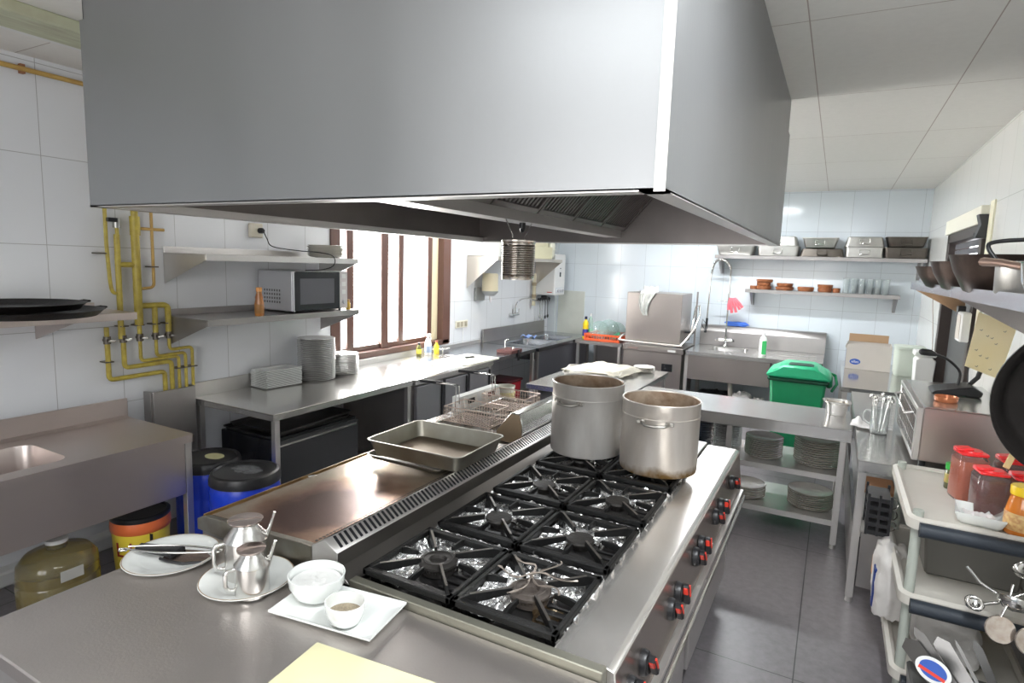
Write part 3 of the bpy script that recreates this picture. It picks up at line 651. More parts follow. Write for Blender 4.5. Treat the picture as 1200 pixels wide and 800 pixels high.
def cruet(x, y, z, r, h, label, rz, spout=True):
    p = thing('oil_cruet', label, 'oil cruet', (x, y, z), rz, 'steel cruets')
    MB().lathe([(0, 0), (r * .97, 0), (r, .004), (r, h * .62), (r * 1.03, h * .63), (r * 1.03, h * .66), (r * .55, h * .86), (r * .50, h * .90), (r * .50, h * .93), (0, h * .93)], seg=36).build('body', CRUETM, p, 40)
    MB().lathe([(0, 0), (r * .80, 0), (r * .84, .004), (r * .84, .007), (0, .009)], (0, 0, h * .93), 32).box(-r * .8, r * .8, -.001, .001, h * .93 + .008, h * .93 + .0105).build('lid', mat('cruet_lid', (.52, .45, .42), .25, 1), p, 40)
    MB().tube([(-r * .98, 0, h * .58), (-r * 1.35, 0, h * .56), (-r * 1.5, 0, h * .50), (-r * 1.5, 0, h * .25), (-r * 1.35, 0, h * .15), (-r * .98, 0, h * .14)], .0065, 8).build('handle', CHROME, p, 60)
    if spout: MB().tube([(r * .85, 0, h * .50), (r * 1.15, 0, h * .8), (r * 1.38, 0, h * 1.04)], [.009, .006, .0042], 8).build('spout', CHROME, p, 60)
cruet(-1.610, 1.215, ZT + .0055, .064, .195, 'larger stainless steel cruet standing behind the smaller one on a plate', .85)
cruet(-1.500, 1.150, ZT + .0055, .050, .150, 'smaller stainless steel oil cruet with thin spout on a plate', 1.0)
# tongs and knife on the first plate
q = MB()
for s in (-1, 1):
    pts = []
    for k in range(14):
        t = k / 13; pts.append((-2.06 + t * .29, 1.09 + t * .13 + s * (.020 * math.sin(t * PI) + .004), .886 + .012 * t + (.006 if s > 0 else 0)))
    q.tube(pts, .0036, 6)
q.tube([(-1.77, 1.2205, .8985), (-1.76, 1.235, .900), (-1.75, 1.222, .9), (-1.765, 1.212, .9)], .004, 6, closed=True)
q.tube([(-2.06, 1.088, .886), (-2.075, 1.070, .888), (-2.06, 1.062, .889), (-2.045, 1.078, .888)], .004, 6, closed=True)
tag(q.build('tongs', CHROME, None, 60), 'thin steel serving tongs lying across the white plate at the left', 'tongs')
kn = thing('kitchen_knife', 'broad knife with black handle lying on the white plate with tongs', 'knife')
MK = T(-1.905, 1.165, .8745) @ RZ(.32) @ RX(.12)
MB().prism([(-.03, -.034), (.06, -.042), (.115, -.022), (.125, .010), (.08, .034), (-.03, .026)], 'z', 0, .0022, M=MK).build('blade', mat('warm_blade', (.40, .32, .29), .25, 1), kn)
MB().tube([MK @ Vector(v) for v in ((-.035, -.036, .003), (.0, -.044, .003), (.06, -.046, .003), (.115, -.026, .003))], .0045, 8).build('blade_edge', BLACKP, kn, 60)
MB().prism([(-.150, -.016), (-.03, -.022), (.0, -.032), (.015, .030), (-.03, .024), (-.150, .016)], 'z', -.001, .018, .004, M=MK).build('handle', BLACKP, kn)
# rectangular plate with two bowls
def sq_plate(name, label, cat, cx, cy, z, ax, ay, rz, mt, h=.016, thick=.006, group=None, curve=.012):
    def f(u, v):
        a, b = u * 2 - 1, v * 2 - 1; e = max(abs(a), abs(b))
        return (a * ax, b * ay, z0 + (max(0, e - .72) / .28) ** 1.6 * h - curve * 0 )
    z0 = thick
    p = thing(name, label, cat, (cx, cy, z), rz, group)
    t = bmesh.new(); n = 14; V = [[t.verts.new(f(i / n, j / n)) for j in range(n + 1)] for i in range(n + 1)]
    B = [[t.verts.new(Vector(f(i / n, j / n)) - Vector((0, 0, thick))) for j in range(n + 1)] for i in range(n + 1)]
    for i in range(n):
        for j in range(n):
            t.faces.new((V[i][j], V[i + 1][j], V[i + 1][j + 1], V[i][j + 1])); t.faces.new((B[i][j + 1], B[i + 1][j + 1], B[i + 1][j], B[i][j]))
    for i in range(n):
        t.faces.new((V[i][0], B[i][0], B[i + 1][0], V[i + 1][0])); t.faces.new((V[i][n], V[i + 1][n], B[i + 1][n], B[i][n]))
        t.faces.new((V[0][i], V[0][i + 1], B[0][i + 1], B[0][i])); t.faces.new((V[n][i], B[n][i], B[n][i + 1], V[n][i + 1]))
    bmesh.ops.recalc_face_normals(t, faces=t.faces)
    q = MB(); q._app(t, mt); q.build('dish', mt, p, 50); return p
sq_plate('serving_plate', 'white rectangular plate carrying the salt bowl and the pepper bowl', 'plate', -1.205, 1.215, ZT, .172, .098, .14, WHITEC)
def bowl(x, y, z, r, h, label, fillc, fillz, fname, sy=1.0, rz=0):
    p = thing('bowl', label, 'bowl', (x, y, z), rz)
    MB().lathe([(0, 0), (r * .52, 0), (r * .78, h * .22), (r * .96, h * .62), (r, h), (r - .004, h + .001), (r * .93, h * .62), (r * .74, h * .24), (0, h * .12)], seg=44, sy=sy).build('shell', WHITEC, p, 60)
    def f(u, v):
        a = v * 2 * PI; rr = r * .93 * u * (fillz / h * .12 + .86); X, Y = rr * math.cos(a), rr * math.sin(a) * sy
        return (X, Y, fillz + (.007 * noise.noise(Vector((X * 60, Y * 60, x))) - .004 * u if u < .99 else -.002))
    MB().grid(f, 12, 36).build(fname, fillc, p, 60)
bowl(-1.315, 1.235, ZT + .0065, .087, .078, 'larger white bowl filled with white salt beside the pepper bowl', mat('coarse_salt', (.88, .88, .86), .8, bump=.5, bscale=300), .056, 'salt', .95)
bowl(-1.145, 1.180, ZT + .0065, .060, .068, 'smaller white bowl half filled with ground pepper', mat('ground_pepper', (.40, .34, .24), .9, scale=200, col2=(.22, .18, .13)), .036, 'pepper', .9)
cb = MB().box(-.20, .20, -.155, .155, 0, .018, .005, seg=2).build('cutting_board', BOARD); cb.location = (-.925, .935, ZT); cb.rotation_euler = (0, 0, .10)
tag(cb, 'pale yellow cutting board on the near edge of the island counter', 'cutting board')

# cylinder hanging from the hood
hc = thing('hanging_cylinder', 'ribbed steel cylinder hanging on two wires beneath the hood', 'strainer', (-1.385, 2.61, 1.822))
pr = [(.079, .0)]; 
for k in range(14): z = .02 + k * .0105; pr += [(.080, z), (.0835, z + .0035), (.080, z + .007)]
pr += [(.081, .175), (.084, .178), (.084, .19), (.080, .19), (.078, .17), (.076, .003), (.0, .003), (0, 0), (.079, 0)]
MB().lathe(pr, seg=44).build('ribbed_wall', mat('ribbed_steel', (.62, .56, .50), .2, 1), hc, 60)
for s in (-1, 1):
    q = MB()
    q.tube([(.0, s * .062, .186), (.0, s * .066, .215), (0, s * .10, .245), (-.0, s * .165, .318)], .0028, 6)
    q.tube([(0, s * .082, .165), (0, s * .10, .160), (0, s * .115, .170)], .003, 6)
    q.build('hanging_wire', CHROME, hc, 60)
# ================================================================== LEFT SIDE
def leg_mb(x, y, z1, s=.04, z0=.03):
    return MB().box(x - s / 2, x + s / 2, y - s / 2, y + s / 2, z0, z1, .002).lathe([(0, 0), (s * .5, 0), (s * .42, z0), (0, z0)], (x, y, 0), 12)
def table(name, label, x0, x1, y0, y1, z, legs, shelves=(), mt=STEELTOP, splash=None, lip=.045, group=None, cat='steel table'):
    p = thing(name, label, cat, (0, 0, 0), 0, group)
    q = MB(); q.box(x0, x1, y0, y1, z - .008, z, .002); q.box(x0, x1, y0, y0 + .01, z - lip, z - .008); q.box(x0, x1, y1 - .01, y1, z - lip, z - .008)
    q.box(x0, x0 + .01, y0 + .01, y1 - .01, z - lip, z - .008); q.box(x1 - .01, x1, y0 + .01, y1 - .01, z - lip, z - .008)
    q.build('worktop', mt, p, 20)
    for x, y in legs: leg_mb(x, y, z - .009).build('leg', STEEL, p, 30)
    for zs in shelves:
        q = MB(); q.box(x0 + .03, x1 - .03, y0 + .03, y1 - .03, zs - .005, zs, .001); q.box(x0 + .03, x1 - .03, y0 + .03, y0 + .04, zs - .04, zs - .005); q.box(x0 + .03, x1 - .03, y1 - .04, y1 - .03, zs - .04, zs - .005)
        q.build('shelf', STEEL, p, 20)
    if splash: MB().box(*splash, .002).build('backsplash', STEEL, p, 20)
    return p
def rounded_rect(x0, x1, y0, y1, r, n=5):
    out = []
    for (cx, cy, a0) in ((x1 - r, y1 - r, 0), (x0 + r, y1 - r, PI / 2), (x0 + r, y0 + r, PI), (x1 - r, y0 + r, 3 * PI / 2)):
        for k in range(n + 1): a = a0 + k * PI / 2 / n; out.append((cx + r * math.cos(a), cy + r * math.sin(a)))
    return out
def sink_top(x0, x1, y0, y1, z, basins, lip, mt, parent, depth=.22, name='worktop'):
    # sheet with rounded basins: fill between outer rect and basins
    t = bmesh.new(); edges = []
    def loop(pts):
        V = [t.verts.new((x, y, z)) for x, y in pts]; E = [t.edges.new((V[i], V[(i + 1) % len(V)])) for i in range(len(V))]; edges.extend(E); return V
    loop([(x0, y0), (x1, y0), (x1, y1), (x0, y1)]); BV = [loop(rounded_rect(*b, .07)) for b in basins]
    bmesh.ops.triangle_fill(t, use_beauty=True, use_dissolve=False, edges=edges)
    for V, b in zip(BV, basins):
        cx, cy = (b[0] + b[1]) / 2, (b[2] + b[3]) / 2
        prev = V
        for s, dz in ((.985, -.012), (.95, -depth * .9), (.88, -depth), (.12, -depth - .006)):
            nw = [t.verts.new((cx + (v.co.x - cx) * s if s > .2 else cx + (v.co.x - cx) * .12, cy + (v.co.y - cy) * s, z + dz)) for v in V]
            for k in range(len(V)): t.faces.new((prev[k], prev[(k + 1) % len(V)], nw[(k + 1) % len(V)], nw[k]))
            prev = nw
        t.faces.new(prev)
    bmesh.ops.recalc_face_normals(t, faces=t.faces)
    up = [f for f in t.faces if abs(f.calc_center_median().z - z) < 1e-5]
    if up and up[0].normal.z < 0: bmesh.ops.reverse_faces(t, faces=t.faces)
    q = MB(); q._app(t, None)
    q.box(x0, x1, y0, y0 + .01, z - lip, z - .0005); q.box(x0, x1, y1 - .01, y1, z - lip, z - .0005); q.box(x0, x0 + .01, y0, y1, z - lip, z - .0005); q.box(x1 - .01, x1, y0, y1, z - lip, z - .0005)
    return q.build(name, mt, parent, 30)
G = .003
# near left sink
s1 = thing('sink_unit', 'stainless sink with wide drainer at the near left under the black pans', 'sink')
WARM = mat('warm_steel', (.62, .55, .52), .35, .86, var=.12, scale=3, rvar=.06, bump=.04)
sink_top(-3.86, -3.20, .45, 2.09, .86, [(-3.72, -3.30, .95, 1.50)], .045, WARM, s1)
MB().box(-3.88, -3.862, .45, 2.09, .86, .98, .002).build('backsplash', WARM, s1)
MB().prism([(-3.862, .86), (-3.82, .861), (-3.862, .875)], 'y', .46, 2.08).build('cove', WARM, s1)
q = MB(); q.box(-3.235, -3.215, .47, 2.04, .51, .815, .002); q.box(-3.80, -3.24, 2.03, 2.05, .51, .815, .002); q.build('apron', WARM, s1)
for y in (.52, 2.06): leg_mb(-3.24, y - .0 if y < 1 else 2.066, .81).build('leg', STEEL, s1)
for x in (-3.84,): leg_mb(x, 2.066, .81).build('leg', STEEL, s1)
MB().lathe([(0, 0), (.03, 0), (.03, .3), (0, .3)], (-3.51, 1.22, .33), 14).build('drain_pipe', mat('grey_drain', (.55, .55, .52), .4), s1)
# wall shelf with black pans, near left
def wall_shelf(label, yA, yB, xw, depth, z, mt, back=.07, br=.20, sgn=1, group=None, brackets=None, mtb=None):
    # shelf on left/right wall: sgn=+1 extends to +x
    p = thing('wall_shelf', label, 'wall shelf', (0, 0, 0), 0, group); x1 = xw + sgn * depth
    q = MB(); a, b = sorted((xw, x1)); q.box(a, b, yA, yB, z - .006, z, .001); lo, hi = sorted((x1, x1 - sgn * .012)); q.box(lo, hi, yA, yB, z - .042, z - .004, .001)
    q.build('shelf_board', mt, p, 20)
    lo, hi = sorted((xw, xw + sgn * .006)); MB().box(lo, hi, yA, yB, z, z + back, .001).build('back_flange', mt, p, 20)
    for y in (brackets or (yA, yB - .005)):
        MB().prism([(xw, z - .0065), (x1 - sgn * .012, z - .0065), (x1 - sgn * .012, z - .040), (xw, z - br)], 'y', y, y + .005, .001).build('bracket', mtb or mt, p, 20)
    return p
wall_shelf('steel wall shelf at the far left carrying black round pans', .3, 2.02, XL + G, .46, 1.545, WARM, .0 + .03, .17, brackets=(.35, 1.70))
def black_pan(x, y, z, r, label):
    p = thing('paella_pan', label, 'pan', (x, y, z), 0, 'round pans on the near left shelf')
    MB().lathe([(0, 0), (r * .9, 0), (r, .032), (r + .006, .034), (r - .003, .030), (r * .89, .004), (0, .004)], seg=56).build('pan_body', PANBLK, p, 50)
    for s in (1,):
        MB().tube([(-.035, r - .002, .026), (-.03, r + .035, .031), (.03, r + .035, .031), (.035, r - .002, .026)], .005, 8).build('handle', PANBLK, p, 60)
black_pan(-3.705, 1.53, 1.5462, .335, 'lower flat black pan at the bottom of the pile on the near left shelf')
black_pan(-3.715, 1.47, 1.5835, .315, 'upper flat black pan lying on another on the near left shelf')

# two shelves by the window
wall_shelf('upper steel wall shelf beside the window, plates at its far end', 2.47, 3.87, XL + G, .46, 1.895, STEEL, .045, .21)
wall_shelf('lower steel wall shelf beside the window carrying the microwave', 2.47, 3.88, XL + G, .46, 1.465, STEELDARK, .045, .21)
# microwave
mw = thing('microwave_oven', 'silver microwave oven with black door on the lower shelf', 'microwave', (-3.815, 3.485, 1.4665))
SILV = mat('silver_plastic', (.60, .60, .62), .32, .6)
MB().box(-.20, .18, -.285, .285, .012, .322, .006).build('housing', SILV, mw)
dd = MB().box(.181, .200, -.283, .195, .016, .318, .005).build('door', BLACKM, mw)
MB().box(.2005, .202, -.225, .13, .065, .265, .001).build('door_window', mat('dark_mesh_glass', (.10, .10, .115), .15), dd)
MB().box(.1805, .199, -.285, -.27, .014, .32, .003).build('door_edge', SILV, dd)
pp = MB().box(.181, .198, .198, .285, .016, .318, .004).build('button_panel', mat('silver_panel', (.66, .62, .62), .3, .5), mw)
for z in (.265, .20, .135): MB().box(.1985, .2015, .215, .262, z, z + .035, .002).build('display' if z > .25 else 'button', WHITEP, pp)
MB().lathe([(0, 0), (.018, 0), (.016, .015), (0, .015)], seg=18, M=T(.198, .24, .07) @ RY(PI / 2)).build('dial', SILV, pp)
q = MB()
for r in range(4):
    for k in range(7): q.box(-.13 + k * .028 - .002 * 0, -.13 + k * .028 + .012, -.2865, -.2845, .07 + r * .030, .07 + r * .030 + .016)
q.build('vent_slots', mat('vent_dark', (.12, .12, .12), .5), mw)
for x in (-.15, .15):
    for y in (-.24, .24): MB().lathe([(0, 0), (.012, 0), (.012, .0115), (0, .0115)], (x, y, 0), 10).build('foot', BLACKP, mw)
# socket and cable
sk = thing('wall_socket', 'grey double wall socket with a black plug above the upper shelf', 'socket', (XL + .001, 3.22, 2.09))
MB().box(0, .028, -.075, .045, -.055, .055, .006).build('socket_box', mat('ivory_plastic', (.62, .58, .48), .4), sk)
MB().lathe([(0, 0), (.022, 0), (.022, .03), (.012, .045), (0, .045)], seg=16, M=T(.028, .012, 0) @ RY(PI / 2)).build('plug', BLACKP, sk)
cb = []
for k in range(30):
    t = k / 29; cb.append((XL + .06 + .43 * math.sin(t * PI / 2 * 1.0) * (1 if t < .7 else 1) - (.30 * max(0, t - .7) / .3), 3.235 + .34 * math.sin(t * 2.6) * t ** .5 * (1.0 if t < 2 else 0) - .25 * max(0, t - .75), 2.085 - .30 * t ** .8 if t < .9 else 2.085 - .30 * t ** .8))
cable = [(XL + .07, 3.235, 2.085), (XL + .10, 3.24, 2.03), (XL + .14, 3.26, 1.97), (XL + .30, 3.36, 1.945), (XL + .44, 3.46, 1.935), (XL + .478, 3.55, 1.915), (XL + .482, 3.58, 1.87), (XL + .475, 3.55, 1.825), (XL + .43, 3.48, 1.800), (XL + .36, 3.38, 1.793)]
def smooth_path(P, n=6):
    out = []; P = [Vector(p) for p in P]
    for i in range(len(P) - 1):
        p0, p1, p2, p3 = P[max(i - 1, 0)], P[i], P[i + 1], P[min(i + 2, len(P) - 1)]
        for k in range(n):
            t = k / n; out.append(.5 * ((2 * p1) + (-p0 + p2) * t + (2 * p0 - 5 * p1 + 4 * p2 - p3) * t * t + (-p0 + 3 * p1 - 3 * p2 + p3) * t ** 3))
    out.append(P[-1]); return [tuple(v) for v in out]
tag(MB().tube(smooth_path(cable), .004, 8).build('power_cable', BLACKP, None, 60), 'black power cable looping from the wall socket over the upper shelf edge', 'cable')
def bottle(name, label, cat, x, y, z, prof, body, cap, capprof, lab=None, parts_label=None):
    p = thing(name, label, cat, (x, y, z))
    MB().lathe(prof, seg=28).build('bottle_body', body, p, 50); MB().lathe(capprof, seg=20).build('cap', cap, p, 50)
    if lab: MB().lathe([(lab[0] , lab[1]), (lab[0] + .0008, lab[1] + .001), (lab[0] + .0008, lab[2] - .001), (lab[0], lab[2])], seg=28).build('paper_label', lab[3], p, 50)
    return p
SAUCE = mat('orange_brown_sauce', (.60, .27, .08), .2, coat=.4, scale=10, col2=(.30, .10, .03))
bottle('sauce_bottle', 'orange brown sauce bottle with orange cap left of the microwave', 'bottle', -3.63, 2.90, 1.4665, [(0, 0), (.028, 0), (.032, .006), (.032, .09), (.026, .12), (.027, .135), (.019, .165), (.019, .175), (0, .175)], SAUCE, mat('orange_cap', (.80, .36, .10), .4), [(0, .1755), (.021, .1755), (.021, .205), (0, .205)], (.0322, .02, .085, mat('brown_label', (.36, .17, .05), .4)))
bottle('spice_jar', 'tiny golden jar at the far end of the lower shelf by the window', 'jar', -3.64, 3.80, 1.4665, [(0, 0), (.018, 0), (.02, .005), (.02, .05), (.012, .065), (0, .065)], mat('golden_jar', (.65, .42, .08), .2), mat('gold_cap', (.5, .3, .1), .4), [(0, .0655), (.015, .0655), (.015, .085), (0, .085)])

def stack(name, proto, n, x, y, z, dz, jit, toplabel, restlabel, group, r=None):
    for k in range(n):
        loc = (x + random.uniform(-jit, jit), y + random.uniform(-jit, jit), z + k * dz)
        lab = toplabel if k == n - 1 else restlabel
        dup(proto, loc, random.uniform(0, 6.28) if r is None else r + random.uniform(-.02, .02), lab, group)
def mkplate(r, mt, h=.018, rim=None, seg=40, nm='plate'):
    p = thing(nm, 'x', 'plate', (0, 0, 0))
    MB().lathe(plate_prof(r, h), seg=seg).build('dish', mt, p, 50)
    if rim: MB().lathe([(r - .004, h + .0031), (r - .001, h + .0037), (r + .0015, h + .001)], seg=seg).build('rim_line', rim, p, 50)
    return p
def drop(p):
    for c in list(p.children):
        bpy.data.objects.remove(c)
    bpy.data.objects.remove(p)
SHAD = mat('glazed_grey_white', (.80, .80, .78), .15, coat=.3)
pr = mkplate(.155, SHAD, .016)
stack('plate', pr, 30, -3.850, 3.64, .8612, .0118, .0022, 'topmost round plate of the tallest white stack on the left steel table', 'white round plate inside the tallest stack on the left steel table', 'round plates in the tallest stack')
drop(pr)
pr = mkplate(.135, SHAD, .016)
stack('plate', pr, 15, -3.86, 3.965, .8612, .0122, .003, 'topmost round plate of the shorter stack by the window on the steel table', 'white round plate inside the shorter stack by the window', 'round plates in the short stack')
drop(pr)
pr = mkplate(.155, CREAMC, .016)
stack('plate', pr, 9, -3.79, 3.70, 1.8965, .0105, .006, 'topmost plate of the pile on the upper wall shelf', 'cream plate inside the pile on the upper wall shelf', 'plates piled on the upper wall shelf', None)
drop(pr)
pr = sq_plate('rectangular_plate', 'x', 'plate', 0, 0, 0, .165, .10, 0, WHITEC, h=.010, thick=.005)
stack('p', pr, 13, -3.905, 3.27, .8612, .0108, .002, 'topmost rectangular white plate of the pile beside the tall stack', 'rectangular white plate inside the pile beside the tall stack', 'rectangular plates piled on the left steel table', 1.50)
drop(pr)

# left steel table
LT = table('steel_table', 'stainless steel table under the two wall shelves, plate stacks on it', -4.03, -3.18, 2.63, 4.11, .86, [(-3.21, 2.67), (-4.0, 2.67), (-3.21, 4.07), (-4.0, 4.07)], (), splash=(-4.045, -4.03, 2.63, 4.11, .80, .965))
# steel casing at the end of the table behind the pipes
sc = thing('steel_column', 'upright steel casing boxed in below the yellow gas pipes', 'casing')
MB().box(-3.96, -3.945, 2.30, 2.60, .35, .965, .002).build('front_plate', STEELDARK, sc); MB().box(-4.04, -3.96, 2.29, 2.30, .35, .965, .001).build('side_plate', STEELDARK, sc); MB().box(-4.04, -3.96, 2.60, 2.61, .35, .965, .001).build('side_plate', STEELDARK, sc)
leg_mb(-3.99, 2.33, .35).build('leg', STEELDARK, sc)
# black equipment beneath the table
bo = thing('under_table_oven', 'black low appliance with steel edged front standing under the steel table', 'appliance')
MB().box(-3.96, -3.42, 2.80, 3.66, .04, .60, .005).build('housing', BLACKM, bo)
MB().box(-3.418, -3.39, 2.81, 3.65, .06, .585, .004).build('front_panel', mat('charcoal_glass', (.045, .047, .05), .12, coat=.3), bo)
MB().box(-3.389, -3.375, 2.84, 3.62, .545, .560, .002).build('handle', CHROME, bo)
for x in (-3.9, -3.46):
    for y in (2.85, 3.6): MB().lathe([(0, 0), (.02, 0), (.02, .04), (0, .04)], (x, y, 0), 12).build('foot', BLACKP, bo)
tray('oven_tray', 'upper dark oven tray lying on the black appliance under the table', 'tray', -3.92, -3.40, 2.84, 3.60, .632, .025, .01, mat('dark_oven_tray', (.07, .068, .066), .38, .7, rvar=.08), 0.06)
tray('oven_tray', 'lower dark oven tray lying on the black appliance under the table', 'tray', -3.94, -3.42, 2.80, 3.58, .603, .025, .01, MC['dark_oven_tray'], -0.02)
# gas manifold
gm = thing('gas_pipe_manifold', 'yellow painted gas pipe manifold with five valves on the left wall', 'gas pipes')
xp = XL + .055
def pp(nm, pts, r, n=4, mt=YELPIPE): return MB().tube([(xp, a, b) for a, b in pts] if len(pts[0]) == 2 else pts, r, 12).build(nm, mt, gm, 60)
def rp2(pts, r=.03):       # round the corners of a (y,z) polyline
    out = [pts[0]]
    for i in range(1, len(pts) - 1):
        a, b, c = Vector(pts[i - 1]), Vector(pts[i]), Vector(pts[i + 1]); u = (a - b).normalized() * min(r, (a - b).length / 2.1); v = (c - b).normalized() * min(r, (c - b).length / 2.1)
        for t in (0, .25, .5, .75, 1): out.append(tuple((b + u) * (1 - t) ** 2 + b * 2 * t * (1 - t) + (b + v) * t * t))
    out.append(pts[-1]); return out
pp('riser_pipe', rp2([(2.085, 2.62), (2.085, 1.93), (2.095, 1.70), (2.105, 1.635), (2.14, 1.63)], .03), .011)
pp('riser_pipe', [(2.15, 2.06), (2.152, 2.0)], .011)
pp('vertical_pipe', [(2.148, 2.0), (2.145, 1.34)], .017)
pp('main_pipe', [(2.262, 2.90), (2.262, 2.0)], .021)
pp('main_pipe', [(2.26, 2.0), (2.26, 1.42)], .025)
pp('cross_pipe', [(2.15, 1.812), (2.26, 1.812)], .017)
pp('tee_fitting', [(2.262, 2.12), (2.262, 2.00)], .030)
pp('riser_pipe', rp2([(2.37, 2.60), (2.368, 1.665), (2.27, 1.655)], .03), .0095, mt=OCHRE)
pp('branch_pipe', rp2([(2.27, 1.545), (2.455, 1.545), (2.455, 1.33)], .035), .019)
pp('branch_pipe', [(2.365, 1.54), (2.365, 1.33)], .017)
pp('side_stub', [(2.28, 2.045), (2.45, 2.045)], .010, mt=OCHRE)
vy = (2.058, 2.155, 2.260, 2.365, 2.455)
ends = [(1.085, 2.415), (1.15, 2.465), (1.18, 2.517), (1.20, 2.567), (1.235, 2.618)]
for k, y in enumerate(vy):
    r = .015 if k < 2 else .011
    pp('outlet_pipe', rp2([(y, 1.32), (y, ends[k][0]), (ends[k][1], ends[k][0] + .005), (ends[k][1], .955)], .03), r)
    pp('neck_pipe', [(y, 1.42), (y, 1.345)], .014)
    v = MB().tube([(xp, y, 1.362), (xp, y, 1.315)], .021, 10).tube([(xp - .03, y - .001, 1.338), (xp + .035, y - .001, 1.338)], .012, 10).build('valve', mat('valve_metal', (.16, .14, .12), .4, .8), gm, 40)
    MB().box(xp + .032, xp + .038, y - .005, y + .033, 1.331, 1.343, .001).build('lever', CHROME, v)
v = MB().tube([(xp, 2.15, 2.10), (xp, 2.15, 2.04)], .022, 10).build('regulator', mat('valve_metal2', (.35, .35, .33), .3, .9), gm, 40)
MB().box(xp - .01, xp + .03, 2.085, 2.145, 2.075, 2.10, .003).build('lever', BLACKP, v)
for y, z in ((2.05, 1.88), (2.37, 1.80), (2.16, 1.42), (2.26, 1.42), (2.365, 1.42), (2.455, 1.42), (2.06, 1.20), (2.565, 1.10), (2.62, 1.10), (2.515, 1.10)):
    MB().box(XL + .002, xp + .016, y - .026, y + .026, z - .004, z + .004, .001).build('pipe_clip', MC['valve_metal'], gm)
yp = thing('ceiling_gas_pipe', 'thin ochre pipe running along the top of the left wall', 'pipe')
MB().tube([(XL + .03, YF, 2.868), (XL + .03, 2.4, 2.868)], .014, 12).build('long_pipe', OCHRE, yp, 60)
for y in (0.2, 1.72, 2.3): MB().box(XL + .002, XL + .03, y - .012, y + .012, 2.845, 2.895, .001).build('pipe_clip', mat('rusty_clip', (.35, .16, .08), .6), yp)

# barrels, bucket, jug
def barrel(x, y, r, h, label, lidstain=False):
    p = thing('plastic_barrel', label, 'barrel', (x, y, 0), 0, 'blue barrels with black lids')
    MB().lathe([(0, 0), (r * .94, 0), (r * .97, .01), (r, h * .3), (r, h * .62), (r * .985, h * .64), (r, h * .66), (r, h * .82), (r * .95, h * .88), (r * .90, h * .92), (0, h * .92)], seg=48).build('barrel_body', BLUEB, p, 50)
    l = MB().lathe([(r * .985, h * .895), (r * 1.02, h * .90), (r * 1.02, h * .945), (r * .97, h * .99), (r * .90, h), (r * .86, h * .985), (0, h * .985)], seg=48).build('lid', BLACKP, p, 40)
    return p, l
b1, l1 = barrel(-3.005, 2.275, .196, .63, 'large blue plastic barrel with shiny black lid in front of the table leg')
MB().grid(lambda u, v: (-.01 + (u - .5) * .20 + .01 * noise.noise(Vector((u * 9, v * 9, 1))), .02 + (v - .5) * .14 * (1 - abs(u - .5)) + .02 * noise.noise(Vector((u * 7, v * 7, 4))), .6212 + .0015 * abs(noise.noise(Vector((u * 20, v * 20, 2))))), 20, 16).build('plastic_film', mat('crumpled_film', (.35, .36, .38), .15, .3, bump=.6, bscale=40, scale=18, col2=(.03, .03, .03)), l1)
b2, l2 = barrel(-3.43, 2.33, .19, .62, 'blue barrel with black lid behind the sink, yellow disc on top')
MB().lathe([(0, .611), (.07, .611), (.07, .614), (0, .614)], (.02, .03, 0), 24, sy=.7).build('lid_sticker', mat('pale_yellow_sticker', (.70, .68, .38), .4), l2)
bk = thing('paint_bucket', 'yellow bucket with red top band and black lid under the sink', 'bucket', (-3.385, 1.87, 0))
YB_ = mat('yellow_bucket', (.80, .62, .06), .35); RB = mat('orange_red_band', (.72, .16, .05), .35)
MB().lathe([(0, 0), (.125, 0), (.128, .01), (.145, .34)], seg=44).build('bucket_body', YB_, bk, 50)
MB().lathe([(.145, .34), (.150, .345), (.152, .37), (.149, .40), (.145, .41)], seg=44).build('rim_band', RB, bk, 50)
MB().lathe([(.146, .405), (.15, .41), (.15, .43), (.135, .435), (.13, .425), (0, .425)], seg=44).build('lid', BLACKP, bk, 50)
MB().tube(arc((0, 0, .40), .13, .35, PI - .35, 16, 'yz'), .0035, 6).build('wire_handle', CHROME, bk, 60)
MB().box(.1425, .1445, -.008, .008, .02, .34, M=RZ(-.18)).build('dark_stripe', BLACKP, bk)
for k, chx in enumerate('LI'):
    a = -1.30 + k * .42
    text('lettering', chx, (.1445 * math.cos(a), .1445 * math.sin(a), .255), (PI / 2 + .05, 0, a + PI / 2), .12, mat('dark_red_print', (.30, .03, .02), .4), bk)
jg = thing('oil_jug', 'large clear plastic jug half full of yellow oil under the sink', 'oil jug', (-3.36, 1.44, 0)); jg.scale = (1.15, 1.28, 1.0)
OIL = mat('used_yellow_oil', (.50, .36, .04), .05, trans=.6)
CL = mat('clear_dirty_plastic', (.80, .76, .52), .08, trans=.9)
pr = [(0, .001), (.125, .001), (.14, .012), (.14, .10), (.136, .11), (.14, .12), (.14, .24), (.135, .25), (.14, .26), (.135, .34), (.11, .38), (.035, .40), (.035, .425), (0, .425)]
MB().lathe(pr, seg=40, sx=1, sy=1).build('jug_body', CL, jg, 50)
MB().lathe([(0, .006), (.12, .006), (.134, .014), (.134, .10), (.131, .11), (.134, .12), (.134, .300), (0, .300)], seg=40).build('oil', OIL, jg, 50)
MB().lathe([(0, .426), (.038, .426), (.038, .445), (0, .445)], seg=20).build('cap', WHITEP, jg, 50)
MB().box(.1405, .1425, -.05, .03, .28, .335, .0005).build('paper_label', mat('silvery_label', (.65, .64, .58), .25, .4), jg)
dp = thing('floor_drain_pipe', 'grey plastic drain trap standing at the wall under the near sink', 'pipe', (-3.55, 1.02, 0))
MB().lathe([(0, 0), (.045, 0), (.05, .10), (.065, .11), (.065, .16), (.05, .17), (.045, .22), (0, .22)], seg=24).build('trap_body', mat('grey_trap', (.55, .55, .50), .4), dp)

